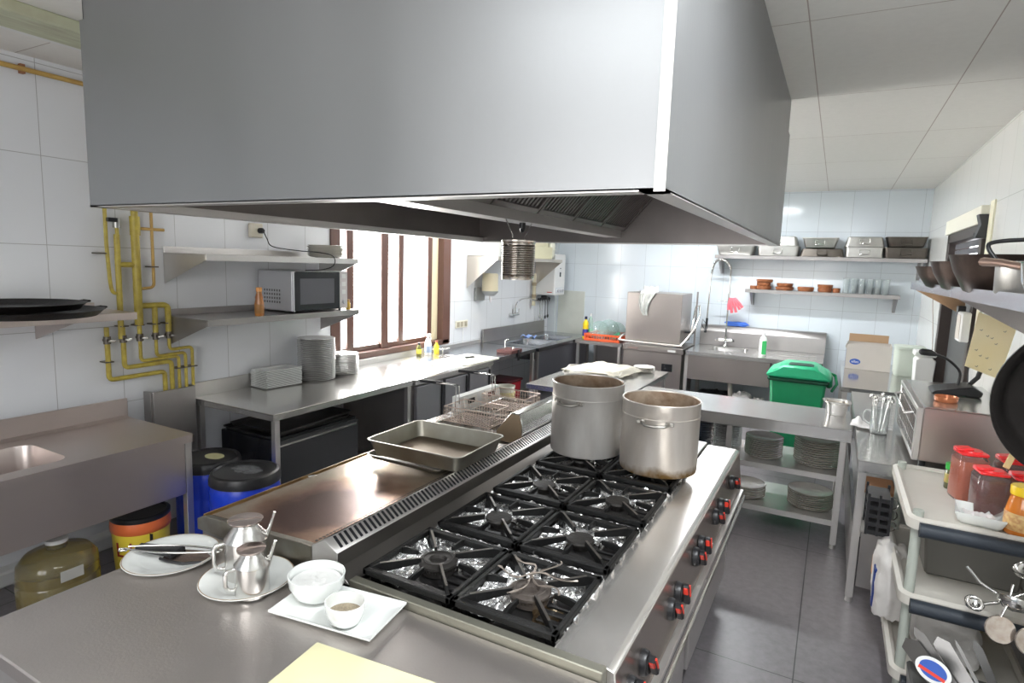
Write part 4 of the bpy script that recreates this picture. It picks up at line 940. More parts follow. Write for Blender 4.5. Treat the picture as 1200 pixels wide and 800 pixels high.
# ------------------------------------------------------------------ refrigerated counter
rc = thing('refrigerated_counter', 'low refrigerated counter with three grey doors below the window', 'refrigerated counter')
MB().box(-4.03, -3.16, 4.12, 5.47, .81, .86, .003).build('worktop', STEELTOP, rc)
MB().box(-4.03, -3.22, 4.13, 5.46, .10, .81, .003).build('cabinet_body', STEELDARK, rc)
MB().box(-4.045, -4.03, 4.12, 5.47, .80, .915, .002).build('backsplash', STEEL, rc)
DOORG = mat('grey_fridge_door', (.30, .30, .315), .36, .7)
for a, b in ((4.17, 4.57), (4.61, 5.00), (5.04, 5.44)):
    d = MB().box(-3.219, -3.180, a, b, .13, .785, .005).build('door', DOORG, rc)
    MB().box(-3.179, -3.168, b - .035, b - .008, .14, .775, .003).build('door_handle', BLACKP, d)
for x in (-3.95, -3.28):
    for y in (4.2, 5.4): MB().lathe([(0, 0), (.022, 0), (.022, .10), (0, .10)], (x, y, 0), 12).build('leg', STEEL, rc)
shh = MB().grid(lambda u, v: (-3.18 - u * .40 - v * .10, 4.42 + v * .80 + u * .02, .8612 + .002 * math.sin(u * 7) * math.sin(v * 5)), 10, 16, thick=.0012)
tag(shh.build('plastic_sheet', mat('pale_blue_film', (.62, .72, .76), .12, coat=.5)), 'pale blue transparent plastic sheet lying on the refrigerated counter', 'plastic sheet')
wb = MB().box(-.21, .21, -.29, .29, 0, .022, .005, seg=2).build('cutting_board', BOARDW); wb.location = (-3.37, 5.30, .8605); wb.rotation_euler = (0, 0, -.02)
tag(wb, 'white cutting board with a black knife on it, below the window', 'cutting board')
kn = thing('chef_knife', 'small black handled knife lying on the white cutting board', 'knife', (-3.36, 5.42, .8832), 1.25)
MB().prism([(-.02, -.016), (.12, -.016), (.15, .012), (-.02, .016)], 'z', 0, .002).build('blade', CHROME, kn); MB().box(-.14, -.02, -.014, .014, 0, .016, .004).build('handle', BLACKP, kn)
cg = mat('clear_green_bottle', (.70, .85, .75), .08, trans=.8)
bottle('detergent_bottle', 'dark capped small bottle on the window ledge, left of three bottles', 'bottle', -3.95, 5.20, .8605, [(0, 0), (.026, 0), (.028, .01), (.028, .10), (.012, .125), (0, .125)], mat('olive_glass', (.20, .20, .06), .1, coat=.4), BLACKP, [(0, .1255), (.014, .1255), (.014, .15), (0, .15)], (.0283, .03, .08, mat('yellow_label', (.85, .70, .10), .4)))
sb = thing('spray_bottle', 'white trigger spray bottle standing at the window', 'spray bottle', (-3.93, 5.34, .8605))
MB().lathe([(0, 0), (.036, 0), (.040, .01), (.040, .12), (.030, .16), (.014, .19), (.014, .20), (0, .20)], seg=26).build('bottle_body', WHITEP, sb, 50)
MB().box(-.014, .014, -.02, .04, .201, .235, .005).tube([(0, .035, .205), (0, .055, .18), (0, .05, .165)], .005, 6).build('trigger', WHITEP, sb); MB().lathe([(.0402, .03), (.041, .031), (.041, .10), (.0402, .101)], seg=26).build('paper_label', mat('bluish_label', (.35, .45, .65), .4), sb)
bottle('oil_bottle', 'yellow oil bottle at the window, right of the spray bottle', 'bottle', -3.90, 5.46, .8605, [(0, 0), (.028, 0), (.03, .01), (.03, .09), (.014, .12), (.014, .13), (0, .13)], mat('yellow_oil_bottle', (.85, .65, .05), .15, coat=.4), mat('red_brown_cap', (.4, .15, .08), .4), [(0, .1305), (.016, .1305), (.016, .15), (0, .15)])
wr_ = tag(MB().tube([(-3.99, 5.50, .90), (-3.90, 5.58, .90), (-3.86, 5.66, .905)], .010, 8).tube([(-3.90, 5.58, .89), (-3.90, 5.58, .862)], .008, 8).build('window_catch', CHROME, None, 50), 'chrome tap like fitting lying at the far window corner', 'fitting')

# sink run beyond it
st2 = table('steel_table', 'steel worktop between refrigerated counter and double sink', -4.03, -3.22, 5.49, 6.63, .86, [(-3.25, 6.58), (-3.98, 6.58), (-3.25, 5.53), (-3.98, 5.53)], (), splash=(-4.045, -4.03, 5.49, 6.63, .80, .90), mt=mat('cool_worktop_steel', (.42, .44, .47), .21, 1, rvar=.05))
s2 = thing('double_sink', 'double bowl stainless sink with tall backsplash in the far left corner', 'sink')
sink_top(-4.0, -3.20, 6.65, 8.50, .86, [(-3.80, -3.33, 6.85, 7.42), (-3.80, -3.33, 7.52, 8.09)], .045, MC['cool_worktop_steel'], s2, .2)
MB().box(-4.03, -4.001, 6.65, 8.50, .80, 1.03, .003).build('backsplash', STEELDARK, s2)
MB().box(-3.245, -3.225, 6.72, 8.35, .46, .81, .002).build('apron', mat('bluish_dark_steel', (.22, .225, .26), .35, .9), s2)
for y in (6.69, 8.42):
    for x in (-3.235, -3.97): leg_mb(x, y, .81).build('leg', STEELDARK, s2)
# clamp can opener
co = thing('can_opener', 'dark red clamped can opener on the edge of the far left worktop', 'can opener')
MB().box(-3.42, -3.215, 5.98, 6.24, .8615, .900, .004).build('base_block', mat('dark_red_wood', (.08, .025, .022), .5), co)
MB().tube([(-3.35, 6.06, .90), (-3.35, 6.06, 1.00), (-3.34, 6.085, 1.015), (-3.33, 6.11, 1.005)], .006, 8).build('crank', CHROME, co, 60)
MB().box(-3.215, -3.205, 6.12, 6.16, .77, .90, .002).build('clamp', BLACKP, co)
MB().lathe([(0, 0), (.02, 0), (.014, .02), (0, .024)], (-3.29, 6.16, .9005), 14).build('cutter_wheel', CHROME, co)
# bins under the table
def pail(name, label, cat, x, y, z, r0, r1, h, mt, group=None):
    p = thing(name, label, cat, (x, y, z), 0, group)
    MB().lathe([(0, 0), (r0, 0), (r1, h - .02), (r1 + .006, h - .018), (r1 + .006, h), (r1 - .003, h), (r0 - .003, .004), (0, .004)], seg=32).build('pail_body', mt, p, 50); return p
redb = thing('red_bin', 'dark red plastic bin standing under the far left worktop', 'bin', (-3.52, 6.33, 0))
MB().prism([(-.13, 0), (.13, 0), (.16, .46), (-.16, .46)], 'y', -.20, .20, .012).build('bin_body', mat('dark_red_plastic', (.30, .012, .02), .35), redb)
MB().box(-.175, .175, -.215, .215, .461, .49, .008).build('rim', mat('black_red_rim', (.06, .01, .012), .3), redb)
for k in range(3): pail('white_pail', ('lowest', 'middle', 'topmost')[k] + ' white pail of the nested pile beside the red bin', 'pail', -3.30, 6.02, .0 + k * .07, .085, .105, .34, mat('cream_pail_%d' % k, ((.78, .76, .66), (.80, .70, .35), (.80, .78, .68))[k], .4), 'nested pails beside the red bin')
# wall mixer, dispenser, heater, knife rack, shelf
fa = thing('wall_faucet', 'chrome wall mixer tap with high curved spout over the double sink', 'faucet', (XL + .001, 7.50, 1.18))
MB().tube([(.0, -.075, 0), (.05, -.075, 0)], .022, 14).tube([(0, .075, 0), (.05, .075, 0)], .022, 14).tube([(.05, -.10, 0), (.05, .10, 0)], .018, 14).build('mixer_body', CHROME, fa, 60)
MB().tube([(.05, 0, .01)] + [(.05 + .15 * (1 - math.cos(t * PI * .62)) * 1.2, 0, .10 + .14 * math.sin(t * PI * .62)) for t in [k / 12 for k in range(13)]] + [(.45, 0, .20)], .010, 10).build('spout', CHROME, fa, 60)
for s in (-1, 1): MB().tube([(.055, s * .09, .01), (.06, s * .10, .08)], .008, 8).build('lever', CHROME, fa, 60)
ds = thing('paper_dispenser', 'cream centre feed paper dispenser under the steel wall shelf', 'paper dispenser', (XL + .002, 6.62, 1.44))
MB().box(0, .03, -.16, .06, -.03, .14, .004).build('back_plate', mat('grey_plastic', (.35, .36, .35), .4), ds)
MB().lathe([(0, 0), (.10, 0), (.105, .01), (.10, .21), (.09, .225), (0, .225)], (.14, 0, .10), 36).build('cover', mat('cream_plastic', (.80, .72, .52), .35), ds, 50)
MB().lathe([(0, 0), (.06, 0), (.108, .045), (.108, .059), (0, .059)], (.14, 0, .04), 36).build('lower_cap', MC['grey_plastic'], ds, 50)
MB().tube([(.14, .0, .04), (.145, .005, .0), (.15, .02, -.05)], [.012, .02, .008], 8).build('paper_end', PAPER, ds, 60)
wall_shelf('steel wall shelf with triangular ends above the dispenser, boxes on it', 6.28, 8.20, XL + G, .44, 1.975, mat('tan_shelf_steel', (.60, .55, .48), .32, 1), .01, .40)  # this shelf's steel has an even tan base colour
bx = MB().box(-.17, .17, -.42, .42, 0, .17, .004).build('flat_box', mat('cream_box', (.70, .66, .46), .6)); bx.location = (-3.84, 7.55, 1.976)
tag(bx, 'long cream box lying on the shelf left of the crumpled bag', 'box')
bx = MB().box(-.15, .15, -.36, .36, 0, .14, .004).build('flat_box', MC['cream_box']); bx.location = (-3.84, 7.50, 2.147)
tag(bx, 'upper cream box stacked on the long box at the shelf', 'box')
def bag(name, label, cat, c, sx, sy, sz, mt, sd=1, kf=.22):
    t = bmesh.new(); bmesh.ops.create_icosphere(t, subdivisions=4, radius=1)
    for v in t.verts:
        d = v.co.normalized(); n = noise.noise(d * 2.2 + Vector((sd, 0, 0))) * kf + noise.noise(d * 6 + Vector((0, sd, 0))) * kf * .4
        f = 1 / max(abs(d.x), abs(d.y), abs(d.z)); f = 1 + (f - 1) * .55
        v.co = Vector((d.x * sx, d.y * sy, d.z * sz)) * (1 + n) * f
    zmin = min(v.co.z for v in t.verts)
    for v in t.verts: v.co.z -= zmin
    q = MB(); q._app(t, None); o = q.build(name, mt, None, 50); o.location = c; return tag(o, label, cat)
bag('plastic_bag', 'crumpled pale plastic bag at the far end of the wall shelf', 'bag', (-3.80, 8.08, 1.976), .10, .09, .13, mat('crinkled_film', (.80, .80, .66), .3, bump=.5, bscale=40), 3)
wh = thing('water_heater', 'white gas water heater on the left wall beyond the shelf', 'water heater', (XL + .002, 8.42, 1.44))
MB().box(.0, .32, -.20, .18, 0, .62, .012).build('casing', WHITEP, wh)
MB().box(.3205, .324, -.17, .15, .03, .12, .002).build('control_strip', mat('pale_strip', (.70, .72, .74), .4), wh)
for y in (-.09, 0, .09): MB().lathe([(0, 0), (.022, 0), (.02, .018), (0, .018)], seg=16, M=T(.3242, y, .07) @ RY(PI / 2)).build('knob', mat('grey_knob', (.5, .5, .52), .4), wh)
MB().box(.3205, .3225, -.03, .02, .28, .35).build('sight_window', BLACKM, wh); MB().box(.3205, .3225, -.02, .01, .40, .415).build('sight_window', BLACKM, wh)
MB().box(.20, .28, -.203, -.2005, .04, .05).build('red_mark', REDP, wh)
fp = thing('flue_pipe', 'thin beige pipe descending beside the water heater', 'pipe', (XL + .06, 8.06, 1.28))
MB().tube([(0, 0, 0), (0, 0, .48)], .028, 12).build('pipe_body', mat('beige_pipe', (.62, .56, .40), .4), fp, 60)
for z in (.12, .30): MB().tube([(0, 0, z), (0, 0, z + .05)], .036, 12).build('collar', mat('brown_collar', (.35, .28, .18), .5), fp, 60)
rk = thing('utensil_rack', 'black wall rack with hanging ladles below the water heater', 'utensil rack', (XL + .03, 8.42, 1.36))
MB().tube([(.0, -.30, 0), (.04, -.28, 0), (.04, .2, 0), (0, .22, 0)], .007, 8).build('rail', BLACKP, rk, 60)
for k, y in enumerate((-.24, -.17, -.08, .0, .08, .15)):
    MB().tube([(.045, y, .03), (.06, y, .01), (.05, y, -.02), (.045, y, .0)], .010, 8).build('hook', BLACKP, rk, 60)
q = tag(MB().lathe([(0, 0), (.05, .0), (.05, .05), (.03, .06), (0, .06)], (XL + .12, 8.30, 1.37), 16).tube([(XL + .1, 8.2, 1.38), (XL + .14, 8.34, 1.40), (XL + .1, 8.48, 1.39)], .012, 8).build('hose_coil', BLACKP, None, 50), 'black hose and valve cluster right under the water heater', 'valve')
for k, (y, L_) in enumerate(((-.22, .20), (-.13, .24), (-.02, .22), (.07, .21))):
    u = thing('kitchen_spoon', ('leftmost', 'second from the left', 'third from the left', 'rightmost')[k] + ' of four long utensils hanging from the black rack', 'utensil', (XL + .095, 8.42 + y, 1.34), 0, 'utensils hanging from the rack')
    mt = CHROME if k < 2 else BLACKP
    MB().tube([(0, 0, 0), (0, .01, -L_)], .006, 6).build('shaft', mt, u, 60); MB().lathe([(0, -.035), (.028, -.02), (.034, 0), (.028, .02), (0, .035)], (0, .012, -L_ - .03), 16, sx=.25).build('spoon_head', mt, u, 60)
sk = thing('wall_socket', 'row of three cream wall sockets right of the window', 'socket', (XL + .001, 6.18, 1.135))
MB().box(0, .012, -.135, .135, -.045, .045, .004).build('face_plate', mat('ivory_plate', (.78, .74, .62), .4), sk)
for y in (-.085, 0, .085): MB().box(.012, .016, y - .03, y + .03, -.03, .03, .003).box(.0165, .0175, y - .012, y + .012, -.012, .012).build('socket_face', mat('socket_grey', (.45, .40, .30), .4), sk)
tag(MB().tube([(XL + .008, 6.21, 1.088), (XL + .008, 6.215, .862)], .0035, 6).build('socket_cord', WHITEP, None, 60), 'thin white cord running down from the triple socket to the worktop', 'cord')
# ================================================================== BACK WALL
ct = table('corner_table', 'steel corner table with the orange dish rack, left of the dishwasher', -3.185, -2.50, 7.80, 8.60, .86, [(-3.15, 7.84), (-2.54, 7.84), (-2.54, 8.55), (-3.15, 8.55)], (), mt=STEELDARK)
MB().box(-3.14, -2.54, 8.575, 8.585, .12, .80, .001).build('back_sheet', STEELDARK, ct)
bottle('floor_cleaner_bottle', 'yellow cleaner bottle with blue label and dark cap beside the dish rack', 'bottle', -3.12, 8.02, .8605, [(0, 0), (.036, 0), (.042, .01), (.042, .16), (.038, .19), (.042, .21), (.030, .25), (.016, .27), (.016, .28), (0, .28)], mat('bright_yellow_plastic', (.90, .66, .02), .3), mat('navy_cap', (.02, .02, .06), .4), [(0, .2805), (.019, .2805), (.019, .32), (0, .32)], (.0423, .04, .14, mat('navy_label', (.06, .06, .30), .4)))
gb_ = bottle('dish_soap_bottle', 'clear bottle with green liquid at its bottom, left of the yellow bottle', 'bottle', -3.27, 8.30, .8605, [(0, 0), (.036, 0), (.042, .01), (.042, .19), (.03, .24), (.014, .27), (.014, .28), (0, .28)], mat('pale_green_plastic', (.70, .88, .78), .15, trans=.7), WHITEP, [(0, .2805), (.015, .2805), (.013, .32), (0, .32)])
MB().lathe([(0, .003), (.0425, .003), (.0427, .09), (0, .09)], seg=26).build('green_liquid', mat('green_soap', (.05, .55, .18), .15), gb_, 50)
gb_.location.x = -3.26; gb_.location.y = 8.58
bs = MB().grid(lambda u, v: (-3.87 + u * .20, 7.44 + v * .13, .866 + .035 * abs(math.sin(u * 5 + v * 3)) + .02 * noise.noise(Vector((u * 4, v * 4, 3)))), 16, 12, thick=.002)
tag(bs.build('cleaning_cloth', mat('pale_blue_cloth', (.30, .42, .75), .8)), 'small blue cloth lying between the bowls of the double sink', 'cloth')
# dish rack
dk = thing('dish_rack', 'orange plastic dishwasher rack with glass lids in it on the corner table', 'dish rack', (-2.82, 8.10, .8605), .03)
ORG = mat('orange_plastic', (.85, .13, .04), .35)
q = MB(); a, b, h = .245, .245, .10
q.box(-a, a, -b, b, 0, .008)
for (x0, x1, y0, y1) in ((-a, a, -b, -b + .012), (-a, a, b - .012, b), (-a, -a + .012, -b, b), (a - .012, a, -b, b)):
    q.box(x0, x1, y0, y1, 0, .032); q.box(x0 - .004, x1 + .004, y0 - .004, y1 + .004, .072, h, .002)
for k in range(13):
    u = -a + .012 + k * (2 * a - .024) / 12
    for s in (-b + .006, b - .006): q.box(u - .004, u + .004, s - .005, s + .005, .03, .074)
    for s in (-a + .006, a - .006): q.box(s - .005, s + .005, u - .004, u + .004, .03, .074)
for (sx, sy) in ((-1, -1), (1, -1), (-1, 1), (1, 1)): q.box(sx * a - .012, sx * a + .012, sy * b - .012, sy * b + .012, 0, h + .004, .004)
q.build('rack_frame', ORG, dk)
for k, (x, y, r, t) in enumerate(((-2.90, 7.99, .14, 1.15), (-2.80, 8.10, .150, 1.15), (-2.72, 8.21, .13, 1.15))):
    M = RZ(.3) @ RX(t)
    g = MB().lathe([(0, .035), (r * .5, .028), (r * .9, .010), (r, 0), (r, .004), (r * .9, .014), (r * .5, .032), (0, .039)], seg=36, M=M).build('pot_lid_of_glass', mat('lid_glass', (.70, .85, .82), .06, trans=.75), None, 50)
    g.location = (x, y, .875 + r * .9); tag(g, ('front', 'middle', 'rear')[k] + ' glass pot lid standing in the orange dish rack', 'lid', 'glass lids in the rack')
gl = MB().box(-.06, .06, -.015, .015, 0, .06, .004, M=RY(-.5)).build('scouring_pad', mat('green_pad', (.10, .40, .25), .9)); gl.location = (-2.66, 8.08, .91); tag(gl, 'green scouring pad at the right end of the orange rack', 'scouring pad')
# dishwasher
dw = thing('dishwasher', 'hood type steel dishwasher with closed box hood and bent white handle bar', 'dishwasher')
DWM = mat('taupe_steel', (.45, .41, .385), .34, 1, var=.1, scale=3, rvar=.06)
MB().box(-2.46, -1.68, 7.76, 8.46, .08, .80, .004).build('cabinet', DWM, dw)
MB().box(-2.47, -1.66, 7.75, 8.46, .802, .875, .004).build('control_band', DWM, dw)
MB().box(-1.86, -1.76, 7.742, 7.749, .822, .848, .001).build('brand_plate', WHITEP, dw); MB().box(-2.40, -2.26, 7.743, 7.749, .825, .845, .001).build('brand_plate', mat('brownish_plate', (.35, .25, .22), .4), dw)
MB().box(-1.93, -1.79, 7.752, 7.759, .56, .66, .002).box(-1.91, -1.81, 7.7455, 7.7515, .58, .64, .001, mt=BLACKM).build('display', WHITEP, dw)
hd_ = MB().box(-2.45, -1.72, 7.77, 8.36, .93, 1.575, .006).build('hood_box', DWM, dw)
MB().box(-2.40, -1.78, 7.80, 8.34, .876, .929).build('wash_chamber', STEELDARK, dw)
MB().tube(smooth_path([(-2.44, 8.0, 1.02), (-2.49, 7.78, .985), (-2.50, 7.70, .945), (-2.44, 7.685, .93), (-1.76, 7.685, .92), (-1.68, 7.70, .94), (-1.60, 7.86, 1.08), (-1.60, 8.0, 1.12)]), .014, 10).build('handle_bar', mat('pale_bar', (.78, .74, .68), .25, .6), dw, 60)
MB().tube([(-1.65, 8.05, 1.02), (-1.63, 8.2, 1.40), (-1.60, 8.28, 1.42), (-1.57, 8.2, 1.30), (-1.62, 8.02, 1.05)], .011, 8).build('lift_arm', CHROME, dw, 60)
MB().box(-1.665, -1.645, 8.36, 8.40, .88, 1.60, .002).build('guide_post', STEELDARK, dw); MB().box(-1.71, -1.60, 7.98, 8.06, 1.06, 1.09, .003).build('arm_bracket', BLACKP, dw)
for x in (-2.4, -1.75):
    for y in (7.82, 8.4): MB().lathe([(0, 0), (.022, 0), (.022, .079), (0, .079)], (x, y, 0), 12).build('foot', BLACKP, dw)
# cloth on the dishwasher
def drape(u, v):
    # u across, v along: top part lies on the hood, then hangs down its front
    w = .16 * (1 - max(0, v - .45) * 1.25); x = -2.19 + (u - .5) * 2 * w * .62 + .035 * math.sin(v * 6) + .02 * (v - .4); s = v * .70
    f = .012 * math.sin(u * 17 + v * 4) + .008 * math.sin(u * 31)
    if s < .28: return (x, 7.765 + (.28 - s) * .75, 1.582 + abs(f) + .03 * max(0, .16 - abs(s - .07)) + (0.06 * math.exp(-((s - .04) / .05) ** 2)))
    return (x, 7.758 - abs(f) - .004, 1.580 - (s - .28) * .72 + .0 * f)
tag(MB().grid(drape, 26, 40, thick=.002).build('tea_towel', CLOTHG, None, 60), 'grey white cloth hanging over the front of the dishwasher hood', 'cloth')

# back sink
s3 = thing('rinse_sink', 'stainless rinse sink with tall backsplash and right hand drainer', 'sink')
sink_top(-1.64, -.06, 7.75, 8.66, .86, [(-1.42, -.95, 8.05, 8.50)], .05, STEELTOP, s3, .2)
MB().prism([(8.66, .861), (8.74, .861), (8.795, 1.115), (8.795, 1.135), (8.70, 1.13), (8.66, 1.05)], 'x', -1.64, -.06, .002).build('backsplash', STEELDARK, s3)
q = MB(); q.box(-1.60, -.62, 7.775, 7.79, .50, .805, .002); q.box(-1.60, -.62, 8.58, 8.59, .50, .805, .002); q.box(-.635, -.62, 7.79, 8.58, .50, .805, .002); q.build('apron', DWM, s3)
for i, (x, y) in enumerate(((-1.62, 7.80), (-.58, 7.80), (-.58, 8.60), (-1.62, 8.60), (-.10, 7.80))): leg_mb(x, y, .80, .045).build('leg', STEEL, s3)
q = MB()
for k in range(3): q.box(-.85, -.14, 7.95 + k * .2, 7.965 + k * .2, .8603, .8635, .001)
q.build('drainer_ribs', STEELTOP, s3)
MB().tube([(-1.15, 8.2, .55), (-1.12, 8.15, .45), (-1.08, 8.15, .05)], .03, 10).build('drain_pipe', mat('cream_drain', (.68, .64, .56), .4), s3, 60)
# spray faucet
sf = thing('spray_faucet', 'tall pre rinse spray faucet with spring hose over the rinse sink', 'faucet', (-1.28, 8.58, .8605))
MB().lathe([(0, 0), (.04, 0), (.035, .02), (.022, .03), (.022, .12), (0, .12)], seg=20).tube([(-.09, 0, .09), (.09, 0, .09)], .022, 12).build('mixer_body', CHROME, sf, 50)
for s in (-1, 1): MB().tube([(s * .09, -.005, .09), (s * .105, -.05, .10), (s * .115, -.08, .09)], .012, 8).build('lever', BLACKP if s > 0 else CHROME, sf, 60)
MB().tube([(0, 0, .12), (0, 0, .95), (0, 0, .97)], .011, 10).build('riser', CHROME, sf, 60)
hp_ = smooth_path([(0, 0, .96), (0, -.03, 1.06), (-.03, -.10, 1.14), (-.12, -.16, 1.185), (-.20, -.12, 1.13), (-.235, -.06, 1.02), (-.245, -.06, .85), (-.25, -.06, .60), (-.255, -.06, .38)], 10)
MB().tube(hp_, .010, 10).build('hose', CHROME, sf, 60)
sp_ = []
tot = len(hp_)
for k in range(10, int(tot * .66)):
    p0, p1 = Vector(hp_[k]), Vector(hp_[min(k + 1, tot - 1)]); d = (p1 - p0); dn = d.normalized(); u = Vector((0, 1, 0)); v = dn.cross(u).normalized()
    for j in range(10): t = j / 10; a = 2 * PI * t * 1.0; sp_.append(tuple(p0 + d * t + (u * math.cos(a) + v * math.sin(a)) * .017))
MB().tube(sp_, .0035, 5).build('spring_coil', CHROME, sf, 60)
MB().tube([(-.255, -.06, .38), (-.257, -.06, .26)], .016, 10).tube([(-.257, -.06, .26), (-.26, -.09, .20), (-.26, -.10, .19)], .018, 10).build('spray_head', BLACKP, sf, 60)
MB().tube([(-.262, -.06, .30), (-.31, -.07, .36), (-.315, -.075, .28), (-.27, -.08, .22)], .005, 6).build('spray_lever', BLACKP, sf, 60)
MB().tube([(-.16, 0, .62), (.05, 0, .62)], .006, 8).build('hose_hook', CHROME, sf, 60)
# gloves and cloth
gv = MB()
for k, (dx, L_) in enumerate(((-.06, .16), (-.02, .20), (.03, .19), (.07, .15), (.10, .12))):
    gv.tube(smooth_path([(-1.23 + dx * .3, 8.56, 1.53), (-1.22 + dx * .8, 8.545, 1.53 - L_ * .5), (-1.20 + dx * 1.1, 8.55, 1.53 - L_)], 4), [.018 + .001 * (j % 3) for j in range(9)], 8)
tag(gv.build('rubber_gloves', mat('pink_rubber', (.80, .16, .20), .45), None, 60), 'pink rubber gloves hanging on the spray faucet riser', 'gloves')
bag('cleaning_cloth', 'bright blue cloth lying on the backsplash behind the spray faucet', 'cloth', (-1.17, 8.745, 1.134), .14, .035, .03, mat('bright_blue_cloth', (.10, .25, .85), .8), 31, .35)
bt_ = bottle('dish_soap_bottle', 'white and green detergent bottle standing on the rinse sink drainer', 'bottle', -.74, 7.98, .8605, [(0, 0), (.040, 0), (.045, .01), (.045, .19), (.035, .23), (.016, .25), (.016, .26), (0, .26)], mat('half_clear_plastic', (.85, .88, .84), .25), WHITEP, [(0, .2605), (.018, .2605), (.015, .30), (0, .30)])
MB().box(-.01, .043, -.047, -.040, .02, .19, .004).build('green_label', mat('green_soap2', (.05, .40, .12), .2), bt_)
# things under the rinse sink
def lump(name, label, cat, c, s3_, mt, sd): return bag(name, label, cat, c, s3_[0], s3_[1], s3_[2], mt, sd, .30)
lump('rubbish_bag', 'dark bag slumped on the floor under the rinse sink', 'bag', (-1.35, 8.2, 0), (.22, .18, .14), BLACKP, 11)
lump('rubbish_bag', 'white bag standing under the rinse sink beside the drain pipe', 'bag', (-.95, 8.05, 0), (.12, .10, .16), PAPER, 12)
lump('rubbish_bag', 'small white bag at the right leg of the rinse sink', 'bag', (-.74, 7.95, 0), (.06, .07, .15), PAPER, 14)
pail('bucket', 'grey bucket standing under the rinse sink at the left', 'bucket', -1.50, 7.90, 0, .08, .095, .22, mat('grey_bucket', (.30, .30, .31), .4))

# shelves on the back wall
def back_shelf(label, x0, x1, z, depth, br, mt, brx):
    p = thing('wall_shelf', label, 'wall shelf')
    MB().box(x0, x1, YB - depth, YB - G, z - .006, z, .001).box(x0, x1, YB - depth, YB - depth + .01, z - .045, z - .004, .001).build('shelf_board', mt, p, 20)
    for x in brx:
        MB().prism([(YB - G, z - .0065), (YB - depth + .012, z - .0065), (YB - depth + .012, z - .045), (YB - G - .05, z - br), (YB - G, z - br)], 'x', x, x + .03, .001).build('bracket', STEELDARK, p, 20)
    return p
back_shelf('long upper steel shelf on the back wall loaded with aluminium pans', -1.48, .90, 2.105, .36, .25, STEELDARK, (-1.44, .84))
back_shelf('lower steel shelf on the back wall carrying clay dishes and glasses', -1.07, .68, 1.665, .30, .22, STEELDARK, (-1.01, .63))
def pan_lid(x0, x1, z, h, dark, label, flare, yc=8.62, dep=.30, handle='bar', inverted=False):
    mt = ALUDARK if dark else ALU; w = (x1 - x0) / 2
    p = thing('roasting_tin', label, 'roasting tin', ((x0 + x1) / 2, yc, z), 0, 'aluminium roasting tins on the top shelf')
    b0, b1 = (w - flare, w) if not inverted else (w, w - flare)
    t = bmesh.new(); rings = []
    def ring(ax, ay, zz, r=.035):
        return [t.verts.new((a, b, zz)) for a, b in rounded_rect(-ax, ax, -ay, ay, r, 4)]
    dd_ = dep / 2
    zs = [(b0, 0.0), (b1, h)]
    rr = [ring(b0 - .012, dd_ - (w - b0) - .012, 0), ring(b0, dd_ - (w - b0), .006), ring(b1, dd_ - (w - b1), h), ring(b1 + .006, dd_ - (w - b1) + .006, h + .001), ring(b1 + .006, dd_ - (w - b1) + .006, h - .006), ] if not inverted else [ring(b0 + .006, dd_ + .006, 0), ring(b0 + .006, dd_ + .006, .006), ring(b0, dd_, .008), ring(b1, dd_ - flare, h - .01), ring(b1 - .014, dd_ - flare - .014, h)]
    n = len(rr[0])
    for a, b in zip(rr, rr[1:]):
        for k in range(n): t.faces.new((a[k], a[(k + 1) % n], b[(k + 1) % n], b[k]))
    if inverted: t.faces.new(rr[-1])
    else: t.faces.new(rr[0]); 
    bmesh.ops.recalc_face_normals(t, faces=t.faces); q = MB(); q._app(t, None); q.build('tin_body', mt, p, 40)
    yf = -dd_ - .004; zc = h * .55
    hh = MB().tube([(-.055, yf + .012, zc - .02), (-.05, yf - .018, zc - .03), (.05, yf - .018, zc - .03), (.055, yf + .012, zc - .02), ], .006, 8).tube([(-.052, yf - .006, zc - .02), (-.052, yf - .012, zc + .025), (.052, yf - .012, zc + .025), (.052, yf - .006, zc - .02)], .0045, 6)
    hh.build('handle', mt if dark else CHROME, p, 60); return p
z = 2.106
pan_lid(-1.475, -.99, z, .125, False, 'leftmost lidded aluminium tin on the top shelf, curved clasp handle', .03)
pan_lid(-.955, -.465, z, .125, False, 'bright tin at the bottom of the second pile on the top shelf', .01)
pan_lid(-.975, -.485, z + .133, .12, False, 'bright tin on top of the second pile, next to the hood corner', .02, inverted=True)
pan_lid(-.45, .045, z, .105, True, 'blackened tin at the bottom of the third pile on the top shelf', .02, inverted=True)
pan_lid(-.435, -.03, z + .112, .125, False, 'grey flared tin on top of the third pile on the top shelf', .035)
pan_lid(.055, .455, z, .125, False, 'grey tin at the bottom of the fourth pile on the top shelf', .004)
pan_lid(.045, .46, z + .133, .12, False, 'pale tin on top of the fourth pile on the top shelf', .02, inverted=True)
pan_lid(.465, .90, z, .125, True, 'blackened tin at the bottom of the rightmost pile on the top shelf', .01)
pan_lid(.475, .885, z + .133, .12, True, 'dark tin on top of the rightmost pile on the top shelf', .03)
def clay(x, y, z, r, h, label, handles=False):
    p = thing('clay_dish', label, 'clay dish', (x, y, z), 0, 'brown clay dishes')
    MB().lathe([(0, 0), (r * .86, 0), (r * .97, h * .3), (r, h), (r - .008, h + .001), (r * .9, h * .35), (0, h * .2)], seg=30).build('dish_body', TERRA, p, 50)
    if handles:
        for s in (-1, 1): MB().tube([(s * (r - .01), -.02, h * .8), (s * (r + .02), 0, h * .8), (s * (r - .01), .02, h * .8)], .006, 6).build('handle', TERRA, p, 60)
cz = 1.6658
